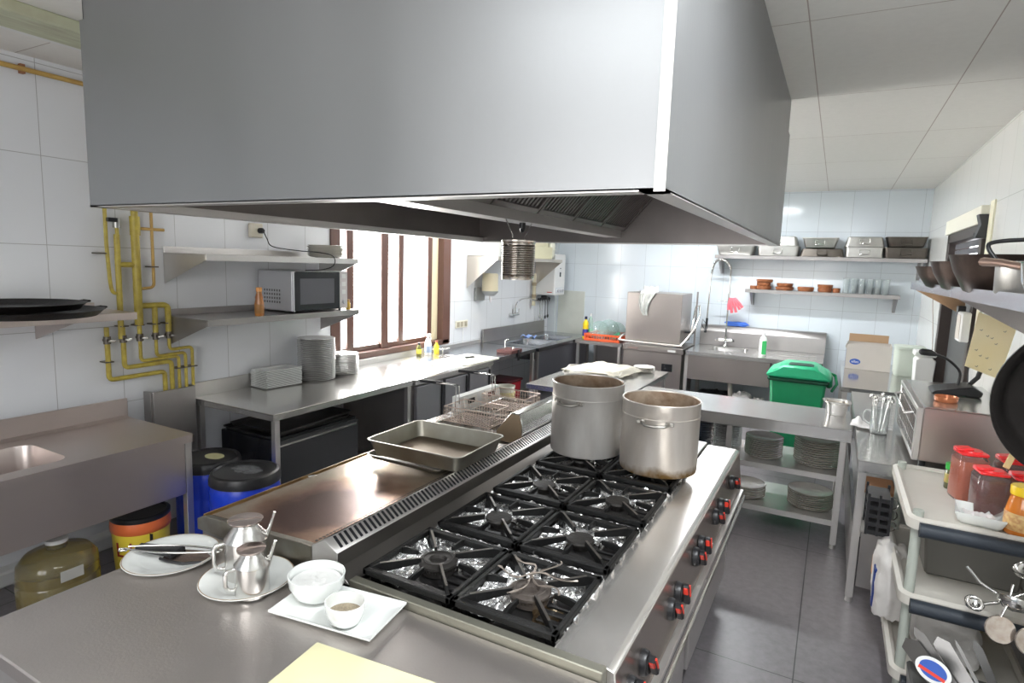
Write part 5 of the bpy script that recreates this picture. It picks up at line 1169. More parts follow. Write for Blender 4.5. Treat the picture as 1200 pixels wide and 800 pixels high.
cl_ = [(-.975, 8.60, 0, .052, .045, 'small'), (-.86, 8.63, 0, .10, .045, 'wide'), (-.86, 8.63, 1, .09, .045, 'wide'), (-.85, 8.63, 2, .105, .042, 'wide'), (-.60, 8.63, 0, .112, .045, 'wide'), (-.60, 8.63, 1, .10, .045, 'wide'), (-.35, 8.60, 0, .098, .055, 'flat'), (-.13, 8.64, 0, .085, .048, 'wide'), (-.13, 8.64, 1, .09, .045, 'wide'), (.0, 8.62, 0, .045, .055, 'small')]
nm = ['small clay dish at the left end of the back shelf', 'bottom clay dish of the tallest left pile on the back shelf', 'middle clay dish of the tallest left pile on the back shelf', 'dark clay dish on top of the tallest left pile', 'bottom clay dish of the second pile on the back shelf', 'upper clay dish of the second pile on the back shelf', 'single flat clay dish between the second and third pile', 'bottom clay dish of the pile next to the glasses', 'upper clay dish of the pile next to the glasses', 'small clay dish right beside the glasses']
for (x, y, l, r, h, t), lab in zip(cl_, nm):
    zz = cz if l == 0 else ztop + .001
    clay(x, y, zz, r, h, lab); ztop = zz + h
for k in range(6):
    for r_ in range(2):
        p = thing('drinking_glass', ('front', 'rear')[r_] + ' row drinking glass, ' + ('leftmost', 'second from the left', 'third from the left', 'third from the right', 'second from the right', 'rightmost')[k] + ' on the back shelf', 'glass', (.10 + k * .085 + r_ * .012, 8.57 + r_ * .10, cz), 0, 'drinking glasses on the back shelf')
        MB().lathe([(0, 0), (.028, 0), (.030, .004), (.037, .185), (.0355, .185), (.027, .010), (0, .009)], seg=22).build('glass_wall', mat('thin_glass', (.93, .96, .96), .04, trans=.92), p, 60)

# ================================================================== MIDDLE TABLES
# pass table, three levels
pt = table('pass_table', 'long steel pass table with two lower shelves full of plates', -1.40, .18, 4.53, 5.17, .86, [(.135, 4.57), (-1.36, 4.57), (-1.36, 5.13), (.135, 5.13), (-.60, 4.57), (-.60, 5.13)], (.52, .20), lip=.085)
mt_ = table('middle_steel_table', 'steel side table behind the pots carrying the cloth covered tray', -2.32, -1.42, 4.60, 6.00, .86, [(-2.28, 4.64), (-1.46, 4.64), (-2.28, 5.96), (-1.46, 5.96)], (.25,), mt=STEELTOP)
tr_ = tray('tray', 'white tray covered with a cloth on the middle steel table', 'tray', -2.24, -1.72, 5.12, 5.58, .8612, .05, .015, mat('white_tray', (.80, .78, .72), .4), .25)
def cl_fn(u, v):
    x, y = -2.18 + u * .52, 5.13 + v * .62; n = noise.noise(Vector((x * 4, y * 4, 7))); n2 = noise.noise(Vector((x * 11, y * 11, 2)))
    e = min(u, 1 - u, v, 1 - v); zt = .935 + .035 * n + .012 * n2 - (0 if e > .12 else (.12 - e) / .12 * .045)
    return (x + .02 * n2 + .10 * (v - .5), y + .02 * n, max(zt, .925 if (u < .9 and v < .85) else .885))
tag(MB().grid(cl_fn, 36, 36, thick=.003).build('tea_towel', CLOTH, None, 60), 'cream cloth heaped over the white tray on the middle table', 'cloth')
pr = mkplate(.105, CREAMC, .018)
for k in range(4): dup(pr, (-1.625, 5.84, .8612 + k * .0125), 0, 'topmost cream plate of the small pile beside the cloth' if k == 3 else 'cream plate inside the small pile beside the cloth', 'small pile of plates on the middle table')
drop(pr)
# plate stacks in the pass table
OVALR = mat('plate_grey_rim', (.34, .31, .25), .25)
def stk(r, n, x, y, z, dz, where, mt=CREAMC, rim=OVALR, h=.02, jit=.0025):
    pr = mkplate(r, mt, h, rim)
    stack('plate', pr, n, x, y, z, dz, jit, 'topmost plate of the stack ' + where, 'plate inside the stack ' + where, 'plates ' + where)
    drop(pr)
DKP = mat('slate_plate', (.10, .12, .16), .2, coat=.3)
zs2, zs1 = .5206, .2006
stk(.105, 15, -.845, 4.72, zs2, .014, 'of slate plates on the upper pass shelf', DKP, None)
stk(.112, 17, -.662, 4.875, zs2, .014, 'second from left on the upper pass shelf', SHAD, None)
stk(.132, 10, -.375, 4.76, zs2, .0150, 'third from left on the upper pass shelf', SHAD, OVALR)
stk(.155, 12, -.015, 4.78, zs2, .0160, 'at the right end of the upper pass shelf', CREAMC, OVALR)
stk(.145, 6, -.48, 4.75, zs1, .0150, 'at the left of the lowest pass shelf', CREAMC, OVALR)
stk(.150, 8, -.035, 4.77, zs1, .0150, 'at the right of the lowest pass shelf', CREAMC, OVALR)
# gastronorm pan and napkins
gp = tray('gastronorm_pan', 'small deep steel container with flared rim on the pass table corner', 'steel container', .005, .155, 4.93, 5.08, .8612, .10, .012, STEEL, .1, rim=.018, rr=.035)
MB().box(-.075, .075, -.075, .075, .085, .0865).build('perforated_lid', mat('gold_steel', (.62, .54, .42), .25, 1), gp)
def nap(u, v):
    x, y = .165 + u * .12, 4.64 + v * .20; n = noise.noise(Vector((x * 18, y * 18, 3)))
    return (x + .02 * v, y - .05 * u, .872 + .045 * math.exp(-((u - .35) ** 2 + (v - .6) ** 2) / .04) + .018 * abs(n))
tag(MB().grid(nap, 20, 20, thick=.001).build('paper_napkins', PAPER, None, 30), 'crumpled white paper napkins at the right end of the pass table', 'napkins')

# green wheeled bin
gn = thing('wheeled_bin', 'green wheeled plastic bin with light green lid behind the pass table', 'bin', (-.25, 6.56, 0))
t = MB()
t.prism([(-.19, .05), (.19, .05), (.25, .86), (-.25, .86)], 'y', -.22, .22, .02, M=Matrix.Identity(4)); t.build('bin_body', GREENP, gn, 40)
MB().box(-.27, .27, -.265, .25, .845, .885, .012).build('rim', mat('dark_green_rim', (.005, .06, .03), .4), gn)
MB().prism([(-.29, .887), (.29, .887), (.275, .93), (.20, .965), (.14, 1.005), (-.14, 1.005), (-.20, .965), (-.275, .93)], 'y', -.28, .22, .018).build('lid', GREENL, gn, 40)
MB().prism([(-.10, 1.003), (.13, 1.003), (.10, 1.012), (-.08, 1.012)], 'y', -.19, -.02, .003).build('lid_opening', mat('black_green', (.01, .05, .03), .5), gn)
MB().box(.24, .30, .0, .26, .78, .90, .02, M=RZ(0)).build('hinge_block', GREENP, gn, 40); MB().tube([(.26, .24, .90), (.32, .24, .88), (.34, .20, .80), (.30, .10, .74)], .014, 8).build('handle', GREENP, gn, 60)
for x in (-.22, .22): MB().lathe([(0, -.02), (.08, -.02), (.08, .02), (0, .02)], seg=24, M=T(x, .17, .081) @ RY(PI / 2)).build('wheel', BLACKP, gn, 30)
MB().box(-.17, .17, -.21, -.10, 0, .06, .01).build('foot', GREENP, gn)
# ================================================================== RIGHT SIDE
t3 = table('steel_table', 'steel table in the far right corner carrying the cardboard box', .12, .905, 6.28, 8.25, .86, [(.155, 6.32), (.87, 6.32), (.155, 8.20), (.87, 8.20)], (), mt=mat('mirror_worktop', (.50, .49, .475), .12, .95))
cbx = thing('cardboard_box', 'open cardboard box with blue oval logo on the far right steel table', 'box', (.38, 7.76, .8605), -.04)
q = MB(); a, b, h, w_ = .215, .20, .275, .004
q.box(-a, a, -b, -b + w_, 0, h); q.box(-a, a, b - w_, b, 0, h); q.box(-a, -a + w_, -b, b, 0, h); q.box(a - w_, a, -b, b, 0, h); q.box(-a, a, -b, b, 0, w_); q.build('box_body', CARD, cbx)
MB().box(-a + .01, a - .03, 0, .003, 0, .09, M=T(0, b - .01, h) @ RX(.15)).build('flap', CARDIN, cbx)
MB().box(-a, -a + .003, -.18, .18, 0, .08, M=T(0, 0, h) @ RY(-.5)).build('flap', CARD, cbx)
MB().box(-a - .002, -a - .0003, -b, b, .02, h * .8).build('blue_side_print', BLUEL, cbx)
MB().lathe([(0, 0), (.052, 0), (.052, .0015), (0, .0015)], seg=30, sx=1, sy=.62, M=T(-.12, -b - .0003, .085) @ RX(PI / 2)).build('logo_oval', BLUEL, cbx)
text('logo_lettering', 'ellas', (-.12, -b - .0025, .085), (PI / 2, 0, 0), .042, WHITEP, cbx)
tb_ = MB(); pr = rounded_rect(-.135, .135, -.12, .12, .05, 5)
t = bmesh.new(); R_ = [[t.verts.new((x * s, y * s, zz)) for x, y in pr] for s, zz in ((.90, 0), (.96, .02), (1, .25), (.97, .28), (1.03, .285), (1.03, .31), (.98, .315))]
for A_, B_ in zip(R_, R_[1:]):
    for k in range(len(pr)): t.faces.new((A_[k], A_[(k + 1) % len(pr)], B_[(k + 1) % len(pr)], B_[k]))
t.faces.new(R_[0]); t.faces.new(R_[-1]); bmesh.ops.recalc_face_normals(t, faces=t.faces); tb_._app(t, None)
tb = tb_.build('plastic_tub', MILKP, None, 40); tb.location = (.735, 7.48, .8605); tag(tb, 'milky plastic tub with lid standing right of the cardboard box', 'tub')
cn = thing('jerry_can', 'white square plastic canister against the right wall behind the tub', 'canister', (.82, 7.02, .8605))
MB().prism([(-.075, 0), (.075, 0), (.085, .24), (.04, .27), (-.04, .27), (-.085, .24)], 'y', -.10, .10, .008).build('can_body', WHITEP, cn, 40); MB().box(-.095, .085, -.11, .11, .272, .325, .01).build('lid', WHITEP, cn, 40)

rt = table('oven_counter', 'steel counter on the right carrying the box shaped oven', .20, .905, 3.83, 6.10, .86, [(.225, 3.86), (.225, 6.06), (.87, 6.06), (.87, 3.86)], (.44,), mt=STEELTOP, lip=.07, cat='counter')
MB().box(.25, .85, 3.852, 3.858, .10, .43, .002).build('end_panel', STEELDARK, rt); MB().box(.21, .215, 3.9, 6.0, .08, .40, .001).build('side_panel', STEELDARK, rt)
ob = thing('storage_box', 'clear plastic box with brown lid on the shelf under the oven counter', 'box', (.33, 4.20, .4405))
MB().box(-.09, .09, -.14, .14, 0, .16, .012).build('box_body', mat('frosted_box', (.72, .72, .68), .3, trans=.3), ob); MB().box(-.092, .092, -.142, .142, .161, .185, .006).build('lid', mat('brown_lid', (.38, .19, .09), .6), ob)
# oven
OVS = mat('oven_side_steel', (.55, .48, .455), .30, 1, var=.1, scale=3, rvar=.07)
ov = thing('countertop_oven', 'box shaped steel oven with wire fronted door on the right counter', 'oven', (0, 0, 0))
MB().box(.475, .885, 3.84, 4.80, .905, 1.20, .004).build('housing', OVS, ov)
MB().box(.474, .886, 3.838, 4.80, 1.2005, 1.206, .001).build('top_plate', STEELTOP, ov)
q = MB(); 
for (y0, y1, z0, z1) in ((3.84, 3.885, .905, 1.20), (4.755, 4.80, .905, 1.20), (3.885, 4.755, .905, .93), (3.885, 4.755, 1.17, 1.20)): q.box(.445, .474, y0, y1, z0, z1, .003)
q.build('door_frame', STEEL, ov)
MB().box(.462, .470, 3.885, 4.755, .93, 1.17).build('dark_glass', mat('oven_glass', (.12, .12, .12), .06, coat=.4), ov)
q = MB()
for k in range(14): q.tube([(.452, 3.90 + k * .065, .93), (.452, 3.90 + k * .065, 1.17)], .003, 5)
for zz in (.97, 1.05, 1.13): q.tube([(.450, 3.885, zz), (.450, 4.755, zz)], .003, 5)
q.build('wire_guard', CHROME, ov, 60)
MB().tube([(.445, 4.0, 1.14), (.405, 4.0, 1.13), (.405, 4.64, 1.13), (.445, 4.64, 1.14)], .008, 8).build('door_handle', CHROME, ov, 60)
for x in (.50, .85):
    for y in (3.9, 4.74): MB().lathe([(0, 0), (.018, 0), (.018, .044), (0, .044)], (x, y, .8605), 12).build('foot', BLACKP, ov)
# black gooseneck device and copper dish on the oven
gd = thing('gooseneck_microphone', 'black desk device with curved gooseneck head standing on the oven', 'gooseneck device', (.70, 4.42, 1.2065))
MB().prism([(-.14, 0), (.10, 0), (.11, .03), (.06, .06), (-.12, .018)], 'y', -.10, .12, .006).build('base', BLACKP, gd)
MB().tube(smooth_path([(.0, .02, .045), (.005, .02, .12), (-.03, .0, .17), (-.09, -.04, .215), (-.145, -.08, .235)]), .008, 8).build('gooseneck', BLACKP, gd, 60)
MB().tube([(-.14, -.078, .233), (-.17, -.095, .242), (-.215, -.12, .248), (-.225, -.125, .249)], [.011, .020, .020, .012], 12).build('head', BLACKP, gd, 60)
MB().tube([(.06, .05, .05), (.10, .06, .10), (.12, .07, .20)], .014, 8).build('handset', BLACKP, gd, 60)
cd = thing('copper_dish', 'small reddish copper coloured dish on the oven beside the black device', 'dish', (.60, 4.08, 1.2065))
MB().lathe([(0, 0), (.05, 0), (.056, .006), (.058, .03), (.054, .031), (.05, .01), (0, .007)], seg=32).build('dish_body', COPPER, cd, 60)
# cutlery caddy, glass jug
cc = thing('cutlery_basket', 'white perforated cutlery basket beside the glass jug on the right counter', 'cutlery basket', (.36, 4.76, .8605))
q = MB(); a = .06
for r_ in range(10):
    z0 = .01 + r_ * .020
    for (x0, x1, y0, y1) in ((-a, a, -a, -a + .003), (-a, a, a - .003, a), (-a, -a + .003, -a, a), (a - .003, a, -a, a)): q.box(x0, x1, y0, y1, z0, z0 + .012)
for k in range(7):
    u = -a + k * 2 * a / 6
    for s in (-a + .0015, a - .0015): q.box(u - .002, u + .002, s - .002, s + .002, 0, .21); q.box(s - .002, s + .002, u - .002, u + .002, 0, .21)
q.box(-a, a, -a, a, 0, .004); q.build('basket_wall', WHITEP, cc, 20)
gj = thing('glass_jug', 'clear glass jug full of cutlery at the oven counter edge', 'jug', (.33, 4.58, .8605))
MB().lathe([(0, 0), (.048, 0), (.052, .006), (.055, .17), (.052, .17), (.047, .012), (0, .011)], seg=28).build('jug_wall', MC['thin_glass'], gj, 60)
MB().tube(smooth_path([(-.05, 0, .14), (-.085, 0, .14), (-.09, 0, .08), (-.05, 0, .05)]), .007, 8).build('handle', MC['thin_glass'], gj, 60)
for k in range(9):
    a = k * .7; p = thing('spoon', ('shiny spoon among the cutlery in the glass jug, handle down'), 'spoon', (.33 + .022 * math.cos(a), 4.58 + .022 * math.sin(a), .875), 0, 'spoons in the glass jug')
    ex, ey, L_ = .035 * math.cos(a), .035 * math.sin(a), .19 + .012 * (k % 3)
    MB().tube([(0, 0, 0), (ex, ey, L_)], .0028, 6).build('shaft', CHROME, p, 60); MB().lathe([(0, -.022), (.008, -.015), (.012, 0), (.009, .014), (0, .021)], (ex * 1.1, ey * 1.1, L_ + .018), 12, sy=.4).build('spoon_bowl', CHROME, p, 60)

# ------------------------------------------------------------------ right wall shelf and pans
rs = thing('wall_shelf', 'long steel shelf on the right wall with a folded front lip full of black pans', 'wall shelf')
MB().box(.55, XR - G, 1.35, 3.98, 1.822, 1.828, .001).build('shelf_board', STEELDARK, rs); MB().box(.55, XR - G, 3.985, 6.0, 1.822, 1.828, .001).build('shelf_board', STEELDARK, rs)
LIP = mat('blue_grey_lip_steel', (.62, .63, .68), .25, 1, var=.15, scale=9)
MB().box(.545, .553, 1.35, 3.97, 1.795, 1.855, .001).build('front_lip', LIP, rs)
MB().box(.545, .553, 3.99, 6.0, 1.795, 1.855, .001).build('front_lip', LIP, rs)
for y, mt in ((3.97, STEELDARK), (5.93, mat('tan_bracket_steel', (.55, .36, .22), .35, .8)), (1.8, STEELDARK)):
    MB().prism([(XR - G, 1.8215), (.556, 1.8215), (.556, 1.80), (XR - G, 1.60)], 'y', y, y + .006, .001).build('bracket', mt, rs)
def wok(x, y, z, r, h, label, hang=None, mt=PANBRN):
    p = thing('frying_pan', label, 'pan', (x, y, z), 0, 'dark pans on the right wall shelf')
    q = MB().lathe([(0, 0), (r * .60, 0), (r * .72, .012), (r * .91, h * .6), (r, h), (r + .003, h + .003), (r - .003, h + .002), (r * .89, h * .6), (r * .69, .016), (0, .006)], seg=56); q.build('pan_body', mt, p, 60)
    for s in (-1, 1): MB().tube([(s * .05 * 0 + -.05, s * (r - .004), h * .7), (-.045, s * (r + .045), h * .85), (.045, s * (r + .045), h * .85), (.05, s * (r - .004), h * .7)], .006, 8).build('handle', PANBLK, p, 60)
    return p
wok(.70, 3.50, 1.8292, .245, .175, 'nearest and largest smoked brown pan on the right wall shelf')
wok(.685, 4.10, 1.8292, .235, .155, 'middle smoked brown pan on the right wall shelf')
wok(.68, 4.75, 1.8292, .235, .135, 'farthest smoked brown pan on the right wall shelf')
sp = thing('saucepan', 'steel saucepan with rounded base at the right end of the shelf', 'saucepan', (.645, 2.33, 1.8292))
MB().lathe([(0, 0), (.10, 0), (.135, .02), (.155, .07), (.16, .12), (.165, .125), (.156, .122), (.15, .07), (.13, .025), (0, .008)], seg=44).build('pan_body', CHROME, sp, 60)
MB().tube([(-.13, .08, .11), (-.17, .20, .125), (-.20, .32, .13)], [.012, .013, .016], 8).build('handle', mat('copper_brown_handle', (.45, .30, .24), .3, .9), sp, 60)
sq = thing('small_pot', 'aluminium pot with black rim standing in the saucepan on the shelf', 'pot', (.66, 2.36, 1.955))
MB().lathe([(0, 0), (.115, 0), (.125, .01), (.128, .13), (.14, .135), (.14, .142), (.122, .138), (.118, .012), (0, .008)], seg=40).build('pot_body', ALU, sq, 60); MB().lathe([(.128, .1425), (.142, .1425), (.145, .15), (.128, .15), (.128, .1425)], seg=40).build('rim', BLACKP, sq, 60)
sr = MB().tube(smooth_path([(.62, 2.80, 1.93), (.52, 2.86, 2.0), (.50, 3.0, 2.03), (.60, 3.12, 2.03), (.72, 3.1, 2.03), (.80, 2.95, 2.03), (.80, 2.80, 2.00), (.70, 2.72, 1.93), (.62, 2.80, 1.93)]), .008, 8)
rg = thing('steamer_insert', 'shallow steel pan with black looped handle between pots on the shelf', 'pan', (.70, 2.95, 1.8292))
MB().lathe([(0, 0), (.14, 0), (.16, .02), (.165, .14), (.158, .14), (.152, .02), (0, .008)], seg=40).build('pan_body', ALU, rg, 60)
MB().tube(smooth_path([(-.155, -.05, .12), (-.20, -.03, .19), (-.17, .0, .215), (-.05, .02, .225), (.06, .04, .22)]), .008, 8).build('handle', BLACKP, rg, 60)
# hanging big black pan
hpn = thing('hanging_pan', 'big black iron pan hanging vertically at the right edge below the shelf', 'pan', (.715, 2.40, 1.530))
MH = RZ(.10) @ RX(PI / 2)
MB().lathe([(0, -.075), (.19, -.075), (.215, -.065), (.248, .0), (.256, .002), (.256, .010), (.240, .006), (.205, -.058), (.185, -.067), (0, -.067)], seg=64, M=MH).build('pan_body', PANBLK, hpn, 60)
for s in (-1, 1):
    MB().tube(smooth_path([(-.045, 0, s * .245), (-.055, -.01, s * .265), (0, -.015, s * .28), (.055, -.01, s * .265), (.045, 0, s * .245)]), .011, 10).build('handle', PANBLK, hpn, 60)
MB().tube([(0, -.012, .279), (0, .0, .2914)], .005, 6).build('hanging_hook', CHROME, hpn)
# wire basket behind it
wb_ = thing('wire_basket', 'small white wire basket hanging on the right wall behind the black pan', 'wire basket', (.76, 3.02, 1.26))
q = MB()
for k in range(11): q.tube([(-.10 + k * .02, -.08, .16), (-.10 + k * .02, -.08, 0), (-.10 + k * .02, .08, 0), (-.10 + k * .02, .08, .16)], .0025, 5)
for zz in (0, .055, .11, .16): q.tube([(-.10, -.08, zz), (.10, -.08, zz), (.10, .08, zz), (-.10, .08, zz)], .003, 5, closed=True)
q.tube([(.10, 0, .16), (XR - .76 - .001, 0, .16)], .004, 6)
q.build('wire_mesh', WHITEP, wb_, 60)
# yellow notice, phone box, cable
yn = thing('yellow_notice', 'yellow card with pencil marks hanging under the right wall shelf', 'card', (.785, 4.05, 1.565), -.10)
MB().prism([(-.095, .155), (.075, .095), (.03, -.20), (-.125, -.145)], 'y', -.0015, .0015).build('card_sheet', mat('yellow_card', (.92, .78, .42), .7, scale=5, col2=(.95, .86, .60)), yn)
for x_, za_ in ((-.09, .145), (.06, .10)): MB().tube([(x_, 0, za_), (x_, .0, .2565)], .0015, 5).build('hanging_string', WHITEP, yn)
q = MB()
for k, (x, z_) in enumerate(((-.08, .06), (-.05, .03), (-.03, .02), (-.01, -.01), (-.09, -.05), (-.07, -.08), (-.04, -.09), (.02, .06), (-.02, -.15), (-.08, -.14))):
    q.tube([(x, -.003, z_), (x + .008, -.003, z_ - .004), (x + .012, -.003, z_ + .004)], .0016, 4)
q.build('pencil_marks', mat('pencil_grey', (.30, .26, .18), .7), yn)
ph = thing('wall_intercom', 'white plastic wall box with black clip on the right wall near the doorway', 'wall box', (XR - .032, 5.52, 1.43))
MB().box(-.06, 0, -.09, .09, 0, .22, .008).build('housing', WHITEP, ph); MB().box(-.064, -.0605, -.07, .07, .02, .20, .002).build('cover', mat('beige_cover', (.66, .60, .54), .5), ph); MB().box(-.065, -.01, .092, .14, .10, .26, .005).build('clip', BLACKP, ph)
tag(MB().tube(smooth_path([(XR - .03, 5.33, 1.50), (XR - .035, 5.36, 1.40), (XR - .03, 5.34, 1.25), (XR - .02, 5.28, 1.05), (XR - .02, 5.2, .88)]), .004, 6).build('phone_cable', BLACKP, None, 60), 'black cable drooping down the right wall under the white wall box', 'cable')
tag(MB().tube(smooth_path([(XR - .01, 7.9, 1.85), (XR - .012, 7.6, 1.55), (XR - .012, 7.35, 1.25), (XR - .012, 7.15, .90)]), .004, 6).build('wall_cable', mat('brown_cable', (.25, .20, .16), .5), None, 60), 'thin brown cable slanting down the right wall beyond the doorway', 'cable')
bx_ = thing('door_closer', 'broken black box mounted above the dark doorway on the right wall', 'door device', (XR - .001, 5.47, 2.19))
MB().prism([(-.075, 0), (0, 0), (0, .17), (-.07, .17), (-.05, .09)], 'y', -.05, .05, .003).build('housing', BLACKP, bx_); MB().tube([(-.05, .05, .02), (-.06, .12, .03), (-.03, .3, .05)], .006, 6).build('arm', BLACKP, bx_, 60)

# ------------------------------------------------------------------ utility cart
ca = thing('utility_cart', 'grey three level plastic utility cart on the right, dark bumpers on its near end', 'cart')
cx0, cx1, cy0, cy1 = .355, .86, 2.90, 3.74
for zt, nm_ in ((.90, 'top_tray'), (.565, 'middle_tray'), (.215, 'bottom_tray')):
    q = MB(); pr_ = rounded_rect(cx0, cx1, cy0, cy1, .05, 5); q.prism(pr_, 'z', zt - .035, zt - .012, .003)
    t = bmesh.new(); O = rounded_rect(cx0 - .005, cx1 + .005, cy0 - .005, cy1 + .005, .055, 5); I = rounded_rect(cx0 + .028, cx1 - .028, cy0 + .028, cy1 - .028, .03, 5)
    rr = [[t.verts.new((x, y, z_)) for x, y in P_] for P_, z_ in ((O, zt - .045), (O, zt - .004), ([(a * .5 + b * .5, c * .5 + d * .5) for (a, c), (b, d) in zip(O, I)], zt + .006), (I, zt - .002), (I, zt - .011))]
    for A_, B_ in zip(rr, rr[1:]):
        for k in range(len(O)): t.faces.new((A_[k], A_[(k + 1) % len(O)], B_[(k + 1) % len(O)], B_[k]))
    bmesh.ops.recalc_face_normals(t, faces=t.faces); q._app(t, None); q.build(nm_, CARTG, ca, 40)
    MB().tube([(cx0 + .035, cy0 - .022, zt - .035), (cx1 - .0, cy0 - .022, zt - .035)], .030, 14).build('bumper', CARTB, ca, 40)
for x in (cx0 + .035, cx1 - .035):
    for y in (cy0 + .05, cy1 - .05):
        MB().tube([(x, y, .085), (x, y, .925)], .020, 16).build('post', CARTP, ca, 40)
        wl_ = MB().lathe([(0, -.012), (.036, -.012), (.04, -.008), (.04, .008), (.036, .012), (0, .012)], seg=20, M=T(x, y, .0405) @ RY(PI / 2)).build('caster', BLACKP, ca, 30)
        MB().box(x - .02, x + .02, y - .02, y + .02, .055, .084, .003).build('caster_fork', STEEL, wl_)
zc0 = .8885
def red_jar(x, y, rz, h, label, fill, lidopen=True):
    p = thing('storage_jar', label, 'jar', (x, y, zc0), rz, 'clear jars with red lids')
    a = .058; pr_ = rounded_rect(-a, a, -a, a, .02, 4); t = bmesh.new()
    rr = [[t.verts.new((x_ * s, y_ * s, z_)) for x_, y_ in pr_] for s, z_ in ((.92, 0), (1, .012), (1, h * .84), (.88, h * .90), (.88, h * .93))]
    for A_, B_ in zip(rr, rr[1:]):
        for k in range(len(pr_)): t.faces.new((A_[k], A_[(k + 1) % len(pr_)], B_[(k + 1) % len(pr_)], B_[k]))
    t.faces.new(rr[0]); bmesh.ops.recalc_face_normals(t, faces=t.faces); q = MB(); q._app(t, None); q.build('jar_wall', mat('jar_plastic', (.95, .84, .80), .05, trans=.92), p, 50)
    MB().prism([(x_ * .9, y_ * .9) for x_, y_ in pr_], 'z', .008, h * .80, .003).build('contents', fill, p, 40)
    MB().prism([(x_ * .97, y_ * .97) for x_, y_ in pr_], 'z', h * .915, h * .97, .004).lathe([(0, h * .97), (.045, h * .97), (.042, h), (0, h)], seg=24).build('lid', REDP2, p, 40)
    MB().box(-.045, .02, -.03, .03, h * .99, h * 1.05, .006, M=T(0, 0, 0) @ RY(-.08)).build('lid_flap', REDP2, p, 40)
REDP2 = mat('bright_red_lid', (.85, .035, .04), .3)
DRK = mat('dark_dried_peppers', (.20, .035, .03), .6, scale=30, col2=(.09, .015, .02), bump=.5)
red_jar(.610, 3.34, .25, .235, 'far left red lidded jar at the oven side of the cart', mat('paprika', (.55, .12, .04), .7, bump=.3))
red_jar(.655, 3.16, .15, .205, 'near left red lidded jar with dark red contents, stick leaning on it', DRK)
red_jar(.765, 3.34, .2, .225, 'far right red lidded jar near the wall on the cart', DRK)
red_jar(.778, 3.165, .1, .20, 'near right red lidded jar behind the yellow capped jar', mat('reddish_powder', (.45, .10, .05), .7))
stx = MB().box(-.012, .012, -.004, .004, 0, .22, .002).build('wooden_stick', mat('pale_wood', (.78, .60, .30), .6)); stx.location = (.720, 3.075, zc0 + .004 + .10); stx.location = (.725, 3.05, zc0 + .14); stx.rotation_euler = (-.25, .35, 0); stx.location = (.700, 3.16, zc0 + .218); tag(stx, 'flat yellow wooden stick leaning on top of the red lids', 'stick')
bottle('honey_jar', 'orange filled jar with bright yellow lid at the right edge of the cart', 'jar', .735, 2.985, zc0, [(0, 0), (.048, 0), (.056, .008), (.058, .10), (.050, .14), (.045, .16), (.045, .165), (0, .165)], mat('orange_honey', (.72, .22, .03), .15, coat=.5), mat('bright_yellow_cap', (.92, .62, .02), .35), [(0, .1655), (.049, .1655), (.050, .195), (.047, .20), (0, .20)], (.0585, .025, .095, mat('yellow_white_label', (.88, .70, .30), .5, scale=60, col2=(.45, .12, .04))))
bottle('spice_jar', 'small spice jar with green cap on the grey cart', 'jar', .567, 3.47, zc0, [(0, 0), (.022, 0), (.024, .004), (.024, .085), (.018, .095), (0, .095)], mat('dark_herbs', (.10, .10, .05), .15, coat=.5), mat('green_cap', (.04, .38, .06), .35), [(0, .0955), (.025, .0955), (.025, .125), (0, .125)], (.0243, .03, .075, mat('green_label', (.30, .45, .12), .4, scale=50, col2=(.55, .20, .08))))
wd = sq_plate('square_dish', 'white square deep dish with crumpled paper on the cart', 'dish', .612, 3.045, zc0, .085, .085, -.15, WHITEC, h=.045, thick=.006)
tag(MB().grid(lambda u, v: (.560 + u * .105, 2.99 + v * .11, .912 + .022 * abs(noise.noise(Vector((u * 4, v * 4, 6)))) + .008 * noise.noise(Vector((u * 11, v * 11, 6)))), 16, 16, thick=.001).build('paper_sheet', PAPER, None, 30), 'crumpled white paper lying in the square dish on the cart', 'paper')
# middle level: container and ladles
mb_ = thing('grey_container', 'dark grey plastic container on the middle level of the cart', 'container', (.64, 3.42, .554))
MB().prism([(-.17, 0), (.17, 0), (.19, .24), (-.19, .24)], 'y', -.24, .24, .01).build('container_body', mat('dark_grey_plastic', (.14, .135, .12), .45), mb_)
def ladle(x, y, z, r, ax, ay, L_, label, mt=CHROME, up=.02, nm='ladle'):
    p = thing(nm, label, 'ladle', (x, y, z), math.atan2(ay, ax), 'ladles and skimmers on the cart')
    MB().lathe([(r, 0), (r * .95, -r * .35), (r * .6, -r * .72), (0, -r * .85), (0, -r * .80), (r * .55, -r * .67), (r * .9, -r * .33), (r - .002, 0)], seg=28, M=RX(.5)).build('ladle_bowl', mt, p, 60)
    MB().tube([(r * .9, 0, 0), (r + .05, 0, .02), (r + L_, 0, up + .05)], [.007, .006, .006], 8).build('handle', mt, p, 60)
ladle(.725, 2.80, .83, .048, .2, -.9, .12, 'upper polished ladle at the right edge below the yellow capped jar')
ladle(.70, 2.79, .70, .055, -.9, .3, .10, 'lower polished ladle hanging beside the tin lids')
ladle(.585, 2.80, .645, .033, .85, .15, .12, 'small ladle with claw shaped bowl in front of the cart')
for k, (x, y, z_, r) in enumerate(((.655, 2.73, .595, .048), (.745, 2.72, .58, .048))):
    p = thing('skimmer', ('left', 'right')[k] + ' of the two round shiny skimmer discs at the near end of the cart', 'skimmer', (x, y, z_), 0, 'round skimmers')
    MB().lathe([(0, 0), (r, 0), (r + .003, .004), (r, .008), (0, .006)], seg=32, M=RZ(.2) @ RX(PI / 2 - .35)).build('disc', mat('speckled_steel', (.80, .74, .68), .25, .9, scale=40, col2=(.50, .40, .32)), p, 40); MB().tube([(0, .012, r * .9), (.02, .03, r + .05), (.03, .045, r + .12)], .005, 6).build('handle', CHROME, p, 60)
